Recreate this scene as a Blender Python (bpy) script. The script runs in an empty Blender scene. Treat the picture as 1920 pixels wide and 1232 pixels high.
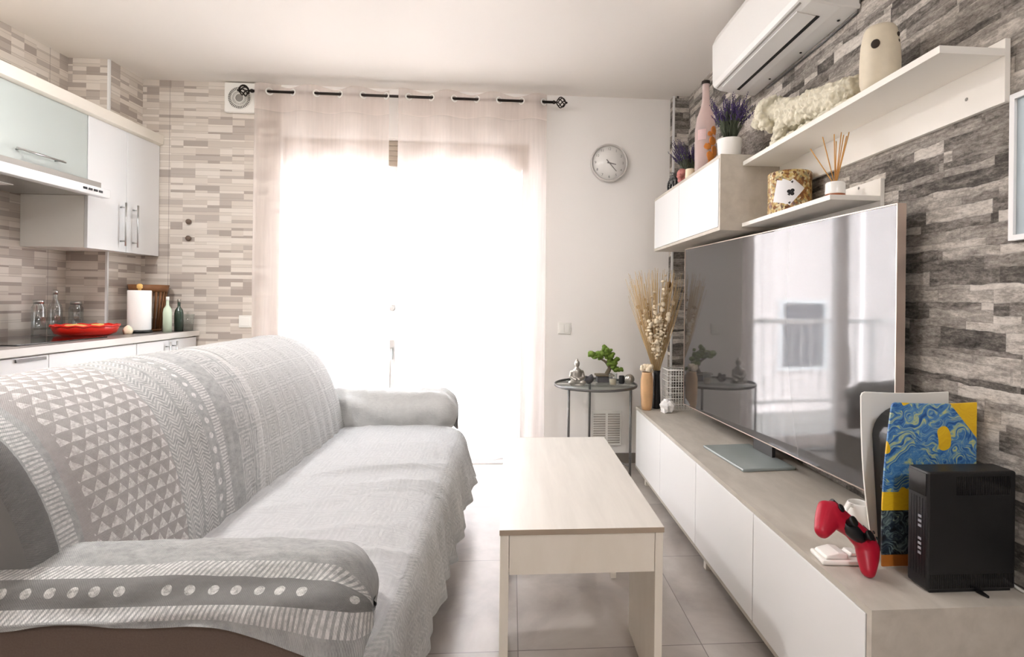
import bpy, bmesh, math, random
from math import pi, sin, cos, tan, sqrt, atan2, radians as R
from mathutils import Vector, Matrix, noise
random.seed(7)
scene = bpy.context.scene
COL = scene.collection

# ------------------------------------------------------------------ room
XL, XW, YB, YF, ZC = -2.85, 1.293, 4.04, -2.5, 2.73     # left wall, right wall, back wall, wall behind the viewer, ceiling
YP, XP = 3.718, -2.60                                     # kitchen column
YQ, XQ = 3.961, 1.176                                     # stone column by the right wall
OX0, OX1, OZ = -1.66, 0.12, 2.37                          # balcony door opening

def lin(c):
    return tuple(((v/255)/12.92 if v/255 <= .04045 else ((v/255+.055)/1.055)**2.4) for v in c)

# ------------------------------------------------------------------ node helpers
class S:
    """a value socket with arithmetic"""
    def __init__(s, nt, k): s.nt, s.k = nt, k
    def _m(s, op, *a):
        n = s.nt.nodes.new('ShaderNodeMath'); n.operation = op
        for i, v in enumerate((s,)+a):
            if isinstance(v, S): s.nt.links.new(v.k, n.inputs[i])
            else: n.inputs[i].default_value = v
        return S(s.nt, n.outputs[0])
    def __add__(s, o): return s._m('ADD', o)
    def __sub__(s, o): return s._m('SUBTRACT', o)
    def __mul__(s, o): return s._m('MULTIPLY', o)
    def __truediv__(s, o): return s._m('DIVIDE', o)
    __radd__ = __add__; __rmul__ = __mul__
    def __neg__(s): return s*(-1)
    def rsub(s, c): return s._m('MULTIPLY_ADD', -1.0, c)
    def fract(s): return s._m('FRACT')
    def floor(s): return s._m('FLOOR')
    def abs(s): return s._m('ABSOLUTE')
    def sin(s): return s._m('SINE')
    def lt(s, o): return s._m('LESS_THAN', o)
    def gt(s, o): return s._m('GREATER_THAN', o)
    def min(s, o): return s._m('MINIMUM', o)
    def max(s, o): return s._m('MAXIMUM', o)
    def pow(s, o): return s._m('POWER', o)
    def sqrt(s): return s._m('SQRT')
    def band(s, a, b): return s.gt(a)*s.lt(b)

def new_mat(name):
    m = bpy.data.materials.new(name); m.use_nodes = True
    nt = m.node_tree
    b = nt.nodes['Principled BSDF']
    return m, nt, b

def pm(name, rgb, rough=.5, metal=0., spec=.5, ior=None, bump=0., bscale=40., coat=0., vary=0.):
    m, nt, b = new_mat(name)
    c = lin(rgb)
    b.inputs['Base Color'].default_value = (*c, 1)
    b.inputs['Roughness'].default_value = rough
    b.inputs['Metallic'].default_value = metal
    b.inputs['Specular IOR Level'].default_value = spec
    if ior: b.inputs['IOR'].default_value = ior
    b.inputs['Coat Weight'].default_value = coat
    if bump or vary:
        tc = nt.nodes.new('ShaderNodeTexCoord'); nz = nt.nodes.new('ShaderNodeTexNoise')
        nz.inputs['Scale'].default_value = bscale; nz.inputs['Detail'].default_value = 5
        nt.links.new(tc.outputs['Object'], nz.inputs['Vector'])
        if bump:
            bp = nt.nodes.new('ShaderNodeBump'); bp.inputs['Strength'].default_value = bump; bp.inputs['Distance'].default_value = .004
            nt.links.new(nz.outputs['Fac'], bp.inputs['Height']); nt.links.new(bp.outputs['Normal'], b.inputs['Normal'])
        if vary:
            mx = mixrgb(nt, S(nt, nz.outputs['Fac']), tuple(v*(1-vary) for v in c), tuple(min(1, v*(1+vary)) for v in c))
            nt.links.new(mx, b.inputs['Base Color'])
    return m

def mixrgb(nt, fac, a, b):
    n = nt.nodes.new('ShaderNodeMix'); n.data_type = 'RGBA'
    def put(sock, v):
        if isinstance(v, tuple): sock.default_value = (*v[:3], 1)
        elif isinstance(v, S): nt.links.new(v.k, sock)
        else: nt.links.new(v, sock)
    if isinstance(fac, S): nt.links.new(fac.k, n.inputs['Factor'])
    else: n.inputs['Factor'].default_value = fac
    put(n.inputs['A'], a); put(n.inputs['B'], b)
    return n.outputs['Result']

def coords(nt, kind='Object'):
    tc = nt.nodes.new('ShaderNodeTexCoord'); sp = nt.nodes.new('ShaderNodeSeparateXYZ')
    nt.links.new(tc.outputs[kind], sp.inputs[0])
    return S(nt, sp.outputs[0]), S(nt, sp.outputs[1]), S(nt, sp.outputs[2]), tc

def vec(nt, x, y, z=0.):
    n = nt.nodes.new('ShaderNodeCombineXYZ')
    for i, v in enumerate((x, y, z)):
        if isinstance(v, S): nt.links.new(v.k, n.inputs[i])
        else: n.inputs[i].default_value = v
    return n.outputs[0]

def rnd(nt, x, y, z=0.):
    n = nt.nodes.new('ShaderNodeTexWhiteNoise'); n.noise_dimensions = '3D'
    nt.links.new(vec(nt, x, y, z), n.inputs['Vector'])
    return S(nt, n.outputs['Value'])

def nzs(nt, v, scale, detail=4., rough=.55, dist=0.):
    n = nt.nodes.new('ShaderNodeTexNoise'); n.inputs['Scale'].default_value = scale
    n.inputs['Detail'].default_value = detail; n.inputs['Roughness'].default_value = rough
    n.inputs['Distortion'].default_value = dist
    nt.links.new(v, n.inputs['Vector'])
    return S(nt, n.outputs['Fac'])

def ramp(nt, fac, stops, const=False):
    n = nt.nodes.new('ShaderNodeValToRGB'); e = n.color_ramp.elements
    if const: n.color_ramp.interpolation = 'CONSTANT'
    while len(e) > 1: e.remove(e[-1])
    e[0].position = stops[0][0]; e[0].color = (*lin(stops[0][1]), 1)
    for p, c in stops[1:]:
        k = e.new(p); k.color = (*lin(c), 1)
    nt.links.new(fac.k, n.inputs[0])
    return n.outputs[0]

def bump(nt, b, h, strength=.5, dist=.005):
    n = nt.nodes.new('ShaderNodeBump'); n.inputs['Strength'].default_value = strength; n.inputs['Distance'].default_value = dist
    nt.links.new(h.k, n.inputs['Height']); nt.links.new(n.outputs[0], b.inputs['Normal'])

# ------------------------------------------------------------------ materials
M = {}
M['plaster'] = pm('white plaster', (243, 240, 236), .85, spec=.2, bump=.08, bscale=60)
M['ceiling'] = pm('ceiling paint', (236, 231, 225), .9, spec=.1)
M['white'] = pm('white lacquer', (234, 234, 233), .35, spec=.45)
M['whitegloss'] = pm('glossy white lacquer', (228, 229, 229), .18, spec=.5)
M['cream'] = pm('cream melamine', (232, 226, 214), .45)
M['plastic'] = pm('white plastic', (240, 238, 232), .4)
M['greyplastic'] = pm('grey plastic', (150, 146, 140), .5)
M['louvre'] = pm('pale grey louvres', (196, 190, 182), .5)
M['clockrim'] = pm('satin silver rim', (206, 202, 198), .35, metal=.35)
M['steel'] = pm('brushed steel', (190, 190, 188), .3, metal=1.)
M['darkmetal'] = pm('dark bronze metal', (45, 38, 34), .4, metal=.6)
M['gunmetal'] = pm('grey metal legs', (104, 102, 100), .4, metal=.5)
M['black'] = pm('black plastic', (16, 16, 18), .42)
M['blackgloss'] = pm('piano black', (14, 14, 16), .12, spec=.6)
M['red'] = pm('red plastic', (178, 22, 48), .38, spec=.4)
M['redbowl'] = pm('red enamel', (215, 38, 24), .3)
M['ceramic'] = pm('white ceramic', (246, 244, 240), .15)
M['brown'] = pm('brown sofa fabric', (104, 90, 82), .95, spec=.1, bump=.3, bscale=250, vary=.15)
M['bread'] = pm('pale bread crust', (222, 178, 105), .8, bump=.3, bscale=60, vary=.2)
M['brownwood'] = pm('brown wood', (128, 84, 48), .6, vary=.2, bscale=30)
M['paper'] = pm('kitchen paper', (245, 243, 240), .9, spec=.1, bump=.15, bscale=150)
M['greenglass'] = pm('dark green glass', (52, 70, 58), .12, spec=.7)
M['paleliquid'] = pm('pale green bottle', (205, 220, 196), .25)
M['amber'] = pm('amber pottery', (216, 174, 128), .35, vary=.25, bscale=14)
M['straw'] = pm('dried straw', (205, 178, 134), .8, vary=.25, bscale=18)
M['strawdark'] = pm('dried brown stems', (150, 112, 72), .8)
M['petal'] = pm('dried white petals', (240, 224, 196), .8)
M['rock'] = pm('white quartz', (240, 238, 236), .5, bump=.6, bscale=45)
M['leaf'] = pm('bonsai foliage', (112, 138, 52), .8, bump=.8, bscale=180, vary=.35)
M['bark'] = pm('grey bark', (110, 98, 80), .9, bump=.6, bscale=60, vary=.3)
M['silver'] = pm('antique silver', (178, 174, 166), .3, metal=.85, vary=.2, bscale=40)
M['darkstone'] = pm('dark grey stone', (84, 82, 84), .6, vary=.35, bscale=35)
M['lavender'] = pm('lavender flowers', (74, 58, 104), .85, vary=.3, bscale=60)
M['sprig'] = pm('grey green leaves', (84, 92, 74), .85, vary=.3, bscale=60)
M['pinkfig'] = pm('pink painted figure', (190, 120, 112), .5, vary=.3, bscale=50)
M['stone'] = pm('carved cream stone', (222, 216, 196), .9, spec=.15, bump=.9, bscale=70, vary=.25)
M['stumpwood'] = pm('pale carved wood', (218, 207, 184), .5, bump=.1, bscale=30, vary=.10)
M['darkhole'] = pm('dark knot hole', (58, 48, 40), .8)
M['rattan'] = pm('reed sticks', (218, 164, 92), .7)
M['copper'] = pm('copper band', (190, 118, 84), .35, metal=.6, vary=.2, bscale=60)
M['orange'] = pm('orange painted fruit', (222, 140, 62), .4, vary=.35, bscale=22)
M['card'] = pm('white playing card', (238, 238, 240), .5)
M['ink'] = pm('black ink', (28, 28, 30), .6)
M['greyink'] = pm('grey ink', (132, 128, 126), .6)
M['tvback'] = pm('tv casing', (60, 58, 58), .4)
M['tvedge'] = pm('champagne metal bezel', (214, 196, 184), .3, metal=.7)
M['tvscreen'] = pm('dark glossy screen', (62, 60, 59), .045, spec=.5, ior=1.78)
M['tvbase'] = pm('grey tv base', (150, 158, 156), .22, spec=.6)
M['frost'] = pm('frosted glass door', (180, 188, 184), .3, spec=.6)
M['hob'] = pm('black ceramic glass', (20, 18, 18), .06, spec=.6)
M['soil'] = pm('dark soil', (52, 44, 38), .95, bump=.5, bscale=80)
M['artblue'] = None
M['acwhite'] = pm('air conditioner plastic', (232, 231, 228), .35)
M['shelfwhite'] = pm('white board', (240, 236, 228), .5)
M['greyboard'] = pm('dark grey baseboard', (128, 120, 112), .6)
M['shutter'] = pm('shutter slats', (168, 156, 140), .6)
M['picture'] = pm('pale blue print', (178, 190, 196), .6, vary=.12, bscale=8)
M['upvc'] = pm('white door frame', (240, 240, 240), .3)
M['facade'] = pm('pink render', (240, 225, 220), .9, spec=.1, vary=.04, bscale=4)
M['facadeglass'] = pm('dark window', (60, 70, 84), .15)
M['concrete'] = pm('balcony floor', (205, 200, 194), .8, vary=.1, bscale=8)

def see_through(name, tint, refl=.08, rough=.02, ior=1.5):
    m, nt, b = new_mat(name); nt.nodes.remove(b)
    out = nt.nodes['Material Output']
    t = nt.nodes.new('ShaderNodeBsdfTransparent'); t.inputs[0].default_value = (*tint, 1)
    g = nt.nodes.new('ShaderNodeBsdfGlossy'); g.inputs['Roughness'].default_value = rough
    f = nt.nodes.new('ShaderNodeLayerWeight'); f.inputs[0].default_value = .5
    fr = S(nt, f.outputs['Facing']).pow(4.)*.7 + refl*.5
    mx = nt.nodes.new('ShaderNodeMixShader')
    nt.links.new(fr.k, mx.inputs[0]); nt.links.new(t.outputs[0], mx.inputs[1]); nt.links.new(g.outputs[0], mx.inputs[2])
    nt.links.new(mx.outputs[0], out.inputs[0])
    return m
M['pane'] = see_through('window glass', (.96, .97, .97))
M['glass'] = see_through('clear glass', (.95, .965, .96), .12)
M['tableglass'] = see_through('greenish table glass', (.90, .93, .915), .10)
M['pinkglass'] = see_through('rose tinted glass', (.97, .92, .91), .06)
def milky():
    m = M['pinkglass']; nt = m.node_tree; out = nt.nodes['Material Output']
    src = out.inputs[0].links[0].from_socket
    d = nt.nodes.new('ShaderNodeBsdfTranslucent'); d.inputs[0].default_value = (*lin((248, 236, 232)), 1)
    d2 = nt.nodes.new('ShaderNodeBsdfDiffuse'); d2.inputs[0].default_value = (*lin((244, 230, 226)), 1)
    a = nt.nodes.new('ShaderNodeMixShader'); nt.links.new(d.outputs[0], a.inputs[1]); nt.links.new(d2.outputs[0], a.inputs[2])
    x = nt.nodes.new('ShaderNodeMixShader'); x.inputs[0].default_value = .48
    nt.links.new(src, x.inputs[1]); nt.links.new(a.outputs[0], x.inputs[2]); nt.links.new(x.outputs[0], out.inputs[0])
milky()

def cloth_sheer():
    m, nt, b = new_mat('sheer curtain voile'); nt.nodes.remove(b)
    out = nt.nodes['Material Output']
    u, v, w, tc = coords(nt, 'UV')
    dense = v.lt(.105).max(v.gt(2.43))            # doubled header and hem
    slub = nzs(nt, vec(nt, u*60, v*3), 1., 3.)
    t = nt.nodes.new('ShaderNodeBsdfTransparent')
    tr = nt.nodes.new('ShaderNodeBsdfTranslucent'); tr.inputs[0].default_value = (*lin((236, 226, 220)), 1)
    df = nt.nodes.new('ShaderNodeBsdfDiffuse'); df.inputs[0].default_value = (*lin((230, 219, 212)), 1)
    a = nt.nodes.new('ShaderNodeMixShader'); a.inputs[0].default_value = .45
    nt.links.new(tr.outputs[0], a.inputs[1]); nt.links.new(df.outputs[0], a.inputs[2])
    mx = nt.nodes.new('ShaderNodeMixShader')
    fac = (slub*.16 + .46) + dense*.22
    nt.links.new(fac.k, mx.inputs[0]); nt.links.new(t.outputs[0], mx.inputs[1]); nt.links.new(a.outputs[0], mx.inputs[2])
    nt.links.new(mx.outputs[0], out.inputs[0])
    return m
M['sheer'] = cloth_sheer()

def emit(name, rgb, s):
    m, nt, b = new_mat(name)
    b.inputs['Emission Color'].default_value = (*lin(rgb), 1); b.inputs['Emission Strength'].default_value = s
    b.inputs['Base Color'].default_value = (.8, .8, .8, 1)
    return m
M['lampglow'] = emit('lit lamp diffuser', (252, 250, 252), 7.)
M['rearfill'] = emit('added rear fill glow', (250, 249, 252), 27.)  # glow of the fill lamp added behind the viewer
M['kitchenfill'] = emit('added kitchen fill glow', (252, 250, 250), 34.)  # glow of the fill lamp added on the kitchen side
M['led'] = pm('pale printed port marks', (150, 152, 158), .4)

def tile_wall(name, ax):
    """glazed mosaic-look tiles: strips of mixed length in greys and beiges"""
    m, nt, b = new_mat(name)
    x, y, z, tc = coords(nt)
    u = x if ax == 'x' else y
    rz = z/.0525
    row = rz.floor(); fr = rz.fract()
    blk = (u/.083).floor()
    blk2 = ((u/.083 + rnd(nt, row, 9.).gt(.5)).floor()/2).floor()
    one = rnd(nt, blk2, row, 11.).gt(.45)
    thin0 = rnd(nt, blk2, row, 2.)*.30 + .18           # height of the thin strip inside each course
    sub = fr.lt(thin0)
    h = rnd(nt, blk2, row, sub*7.3)*one + rnd(nt, blk, row, sub*3.1)*(one.rsub(1))
    val = h + sub*.16
    col = ramp(nt, val, [(0, (228, 221, 211)), (.34, (217, 209, 198)), (.58, (206, 197, 186)), (.76, (187, 178, 169)), (.92, (172, 162, 153))], True)
    cloud = nzs(nt, vec(nt, u*3, z*14, 0.), 3., 4.)
    col2 = mixrgb(nt, cloud*.30, col, lin((188, 176, 167)))
    line = fr.lt(.05).max((fr - thin0).abs().lt(.03))
    col3 = mixrgb(nt, line*.45, col2, lin((158, 146, 138)))
    big = ((u+.02)/.60).fract().lt(.006)
    col4 = mixrgb(nt, big*.6, col3, lin((126, 118, 112)))
    nt.links.new(col4, b.inputs['Base Color'])
    b.inputs['Roughness'].default_value = .24; b.inputs['Specular IOR Level'].default_value = .4
    bump(nt, b, (line*.6 + big).rsub(1), .3, .002)
    return m
M['tile_x'] = tile_wall('kitchen mosaic tile back', 'x')
M['tile_y'] = tile_wall('kitchen mosaic tile side', 'y')

def stone_wall(name, ax):
    """split-face stacked stone: strips of uneven height and length, dark to chalky grey"""
    m, nt, b = new_mat(name)
    x, y, z, tc = coords(nt)
    u = x if ax == 'x' else y
    wob = (nzs(nt, vec(nt, u*1.6, z*3., 0.), 5., 3.) - .5)*.030
    zz = z + wob
    g = (zz/.090).floor(); gf = (zz/.090).fract()
    seg = (u/.46 + rnd(nt, g, 8.)*7.).floor()
    cut1 = rnd(nt, g, seg, 1.)*.26 + .16; cut2 = rnd(nt, g, seg, 2.)*.26 + .56
    sub = gf.gt(cut1) + gf.gt(cut2)
    rowid = g*3. + sub
    ln = rnd(nt, rowid, seg, 4.)*.26 + .16
    uu = u/ln + rnd(nt, rowid, 6.)*10.
    cell = uu.floor(); uf = uu.fract()
    h = rnd(nt, cell, rowid, 1.)
    streak = nzs(nt, vec(nt, u*9., z*42., h*9.), 1., 7., .72, 1.4)
    grit = nzs(nt, vec(nt, u*22., z*40., h*5.), 3., 6., .75)
    patch = nzs(nt, vec(nt, u*6., z*14., h*3.), 1., 4., .6, 1.)
    tone = h*.60 + (streak - .5)*.85 + (grit - .5)*.85 + (patch - .5)*.7 + .21
    col = ramp(nt, tone, [(.0, (56, 52, 49)), (.24, (102, 97, 91)), (.42, (144, 137, 130)), (.60, (176, 169, 160)), (.76, (212, 205, 196)), (1, (236, 230, 221))])
    e1 = (gf - cut1).abs().min((gf - cut2).abs()).min(gf).lt(.028)
    e2 = uf.min(uf.rsub(1)).lt(.010)
    edge = e1.max(e2)
    col2 = mixrgb(nt, edge*.35*grit, col, lin((70, 65, 62)))
    nt.links.new(col2, b.inputs['Base Color'])
    b.inputs['Roughness'].default_value = .75; b.inputs['Specular IOR Level'].default_value = .25
    hh = h*1.2 + streak*.7 + grit*.6 - edge*.6
    bump(nt, b, hh, .7, .014)
    return m
M['stone_y'] = stone_wall('stacked stone right', 'y')
M['stone_x'] = stone_wall('stacked stone column', 'x')

def floor_tiles():
    m, nt, b = new_mat('cement look floor tile')
    x, y, z, tc = coords(nt)
    fx = ((x - .034)/.651); fy = ((y - 2.553)/.66)
    j = (fx.fract().lt(.0055)).max(fy.fract().lt(.0055))
    t = rnd(nt, fx.floor(), fy.floor())
    n1 = nzs(nt, vec(nt, x, y, t*5.), 2.6, 7., .6, .4)
    col = ramp(nt, n1 + (t - .5)*.06, [(.3, (150, 142, 136)), (.5, (176, 168, 161)), (.7, (196, 189, 182))])
    col = mixrgb(nt, j*.8, col, lin((104, 97, 92)))
    nt.links.new(col, b.inputs['Base Color'])
    b.inputs['Roughness'].default_value = .30; b.inputs['Specular IOR Level'].default_value = .45
    bump(nt, b, j.rsub(1), .3, .002)
    return m
M['floor'] = floor_tiles()

def grain(name, a, c, rough=.5, sx=1., sy=1., sz=1., sc=3.):
    m, nt, b = new_mat(name)
    x, y, z, tc = coords(nt)
    n = nzs(nt, vec(nt, x*sx, y*sy, z*sz), sc, 6., .6, .3)
    nt.links.new(ramp(nt, n, [(.3, a), (.7, c)]), b.inputs['Base Color'])
    b.inputs['Roughness'].default_value = rough; b.inputs['Specular IOR Level'].default_value = .35
    return m
M['cementwood'] = grain('cement grey board', (174, 167, 156), (194, 187, 176), .5, 5, 1.6, 5, 3)
M['cementedge'] = grain('cement grey board edge', (188, 180, 168), (206, 198, 186), .5, 5, 1.6, 5, 3)
M['palewood'] = grain('pale ash table top', (206, 201, 193), (218, 213, 205), .35, 12, 1.2, 12, 2)
M['palebeige'] = grain('beige table body', (226, 218, 204), (234, 227, 215), .5, 4, 4, 1.5, 2)
M['tabletopedge'] = pm('table top edge', (168, 152, 134), .5)
M['worktop'] = grain('grey worktop', (122, 116, 112), (146, 140, 136), .3, 20, 20, 20, 3)
M['worktopedge'] = pm('worktop edge', (212, 208, 202), .35)

# --- throw fabrics, woven patterns in metres of cloth (u across the bands, v along them)
GREY = (150, 150, 148); LIGHT = (222, 221, 218); DARK = (112, 111, 110)
def weave(nt, u, v, b, folds=0., crepe=1.):
    th = ((u*1400.).sin()*(v*1400.).sin())
    n = nzs(nt, vec(nt, u*30, v*30, 0.), 4., 4.)
    cr = nzs(nt, vec(nt, u*22, v*34, 3.), 1., 3., .5, 1.2)
    h = th*.2 + n*.6 + cr*(1.1*crepe)
    if folds:
        h = h + nzs(nt, vec(nt, u*26 + v*2., v*1.6, 7.), 1., 2., .5, .3)*folds
    bump(nt, b, h, .6, .006)
    return n
def p_tri(u, v, a=.037):
    row = (v/(a*.9)).floor(); xf = (u/a + (row*.5)).fract(); yf = (v/(a*.9)).fract()
    return (yf.rsub(1)*1.22 + ((xf-.5).abs()*2.)).lt(.95)
def p_chev(u, v, w=.05, p=.014):
    return ((v + ((u/w).fract()-.5).abs()*w*.9)/p).fract().lt(.45)
def p_lad(v, p=.011): return (v/p).fract().lt(.55)
def p_dot(u, v, uc, p=.05, r=.014):
    du = u - uc; dv = ((v/p).fract()-.5)*p
    return (du*du + dv*dv).lt(r*r)
def p_sq(u, v, a=.10, n=5.):
    mx = (((u/a).fract()-.5).abs()).max(((v/a).fract()-.5).abs())*2.
    return ((mx*n).fract()).lt(.5)

def fabric(name, kind):
    m, nt, b = new_mat(name)
    u, v, w, tc = coords(nt, 'UV')
    wn = weave(nt, u, v, b, {'bands': 3.2, 'squares': 1.4}.get(kind, 0.), {'bands': .7, 'squares': .7}.get(kind, 1.6))
    w1 = nzs(nt, vec(nt, u*5, v*5, 0.), 2., 3.); w2 = nzs(nt, vec(nt, u*5, v*5, 9.), 2., 3.)
    wu = u + (w1 - .5)*.016; wv = v + (w2 - .5)*.016
    blot = (nzs(nt, vec(nt, u*16, v*22, 1.), 2., 7., .75) - .5)*1.5 + .5
    worn = nzs(nt, vec(nt, u*45, v*45, 5.), 2., 4., .7)
    base = mixrgb(nt, blot, lin((128, 129, 128)), lin((196, 196, 194)))
    amt = .8
    if kind == 'bands':            # near back cushion: ladder | triangles | chevrons | dots | ladder | plain | squares
        tri = p_tri(wu, wv)*wu.band(1.40, 1.70)
        ch = p_chev(wu, wv)*wu.band(1.705, 1.80) + p_chev(wu, wv, .045, .012)*wu.band(1.81, 1.875)
        dt = p_dot(wu, wv, 1.905, .05, .011)
        ld = p_lad(wv, .011)*(wu.band(1.935, 1.98) + wu.band(1.305, 1.35))
        sq = p_sq(wu - 2.06, wv, .105, 4.)*wu.band(2.06, 2.27)
        f = tri.max(ch*.75).max(dt).max(ld*.85).max(sq*.5)
        br = wu.band(1.37, 1.70)
        base = mixrgb(nt, br*.6, base, lin((172, 164, 161)))
        base = mixrgb(nt, wu.lt(1.30)*.75, base, lin((104, 102, 100)))
        base = mixrgb(nt, wu.gt(2.20)*.6, base, lin((200, 199, 196)))
    elif kind == 'squares':
        fade = (wu - 2.9).abs().min(.5)
        f = p_sq(wu, wv, .105, 4.5)*(fade*.5 + .30)
        base = mixrgb(nt, .45, base, lin((186, 186, 184)))
    elif kind == 'seat':
        skirt = v.gt(.78)
        f = p_sq(wu, wv, .13, 4.)*.16 + p_chev(wv, wu, .06, .016)*v.band(.78, 1.02)*.30
        f = f.min(1.)
        base = mixrgb(nt, skirt.rsub(1)*.35 + .30, base, lin((196, 197, 198)))
    else:                          # arm: v runs over the arm, from inner seam to outer hem
        l1 = p_lad(u + wv*.5, .0115)*v.band(.405, .442)
        gate = nzs(nt, vec(nt, (u/.046).floor()*3.7, 0., 0.), 5., 0.).gt(.44)
        d = p_dot(v, wu, .472, .046, .0105)*gate
        l2 = p_lad(u + wv*.3, .0105)*v.band(.502, .528)
        f = l1.max(d).max(l2)
        dk = .8 if kind == 'arm' else .25
        base = mixrgb(nt, v.band(.442, .502)*dk, base, lin((122, 121, 119)))
        if kind == 'arm_far': base = mixrgb(nt, .65, base, lin((214, 214, 212)))
    f2 = f*((worn*3.4 - 1.0).max(.15).min(1.))*amt
    col = mixrgb(nt, f2, base, lin((232, 230, 227)))
    nt.links.new(col, b.inputs['Base Color'])
    b.inputs['Roughness'].default_value = .95; b.inputs['Specular IOR Level'].default_value = .1
    return m
M['fab_bands'] = fabric('woven throw with triangle and chevron bands', 'bands')
M['fab_sq'] = fabric('woven throw with concentric squares', 'squares')
M['fab_seat'] = fabric('woven seat throw', 'seat')
M['fab_arm'] = fabric('woven arm throw', 'arm')
M['fab_arm_far'] = fabric('pale woven arm throw', 'arm_far')

def abstract_plate():
    m, nt, b = new_mat('abstract blue and yellow print')
    x, y, z, tc = coords(nt)
    warp = nzs(nt, vec(nt, x*5., z*5., 0.), 2., 2.)
    st = nzs(nt, vec(nt, x*28. + warp*10., z*95. + warp*26., 0.), 1., 4., .6, .6)
    col = ramp(nt, st, [(.25, (24, 44, 92)), (.40, (40, 92, 160)), (.52, (84, 140, 190)), (.60, (170, 190, 150)), (.70, (226, 208, 96))])
    q = nzs(nt, vec(nt, x*9., z*9., 4.), 1., 1.)
    yel = mixrgb(nt, st, lin((240, 206, 40)), lin((214, 160, 30)))
    col = mixrgb(nt, (((x*1.2 + z).gt(.50)).max(q.gt(.60)*z.gt(.2)).max(z.band(.155, .205)*q.gt(.40))), col, yel)
    low = z.lt(.155)
    dk = ramp(nt, st, [(.35, (14, 16, 22)), (.5, (40, 52, 66)), (.62, (120, 140, 138)), (.75, (190, 180, 80))])
    col = mixrgb(nt, low, col, dk)
    col = mixrgb(nt, z.lt(.035), col, lin((176, 104, 36)))
    nt.links.new(col, b.inputs['Base Color']); b.inputs['Roughness'].default_value = .4
    return m
M['artplate'] = abstract_plate()

def mosaic_tin():
    m, nt, b = new_mat('brown and gold mottled decoupage')
    x, y, z, tc = coords(nt)
    v = nt.nodes.new('ShaderNodeTexVoronoi'); v.inputs['Scale'].default_value = 105
    nt.links.new(tc.outputs['Object'], v.inputs['Vector'])
    sp = nt.nodes.new('ShaderNodeSeparateColor'); nt.links.new(v.outputs['Color'], sp.inputs[0])
    col = ramp(nt, S(nt, sp.outputs[0]), [(.0, (92, 56, 32)), (.25, (150, 98, 52)), (.5, (190, 160, 90)), (.75, (222, 206, 160)), (1, (120, 110, 70))])
    nt.links.new(col, b.inputs['Base Color']); b.inputs['Roughness'].default_value = .35
    return m
M['tin'] = mosaic_tin()

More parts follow.
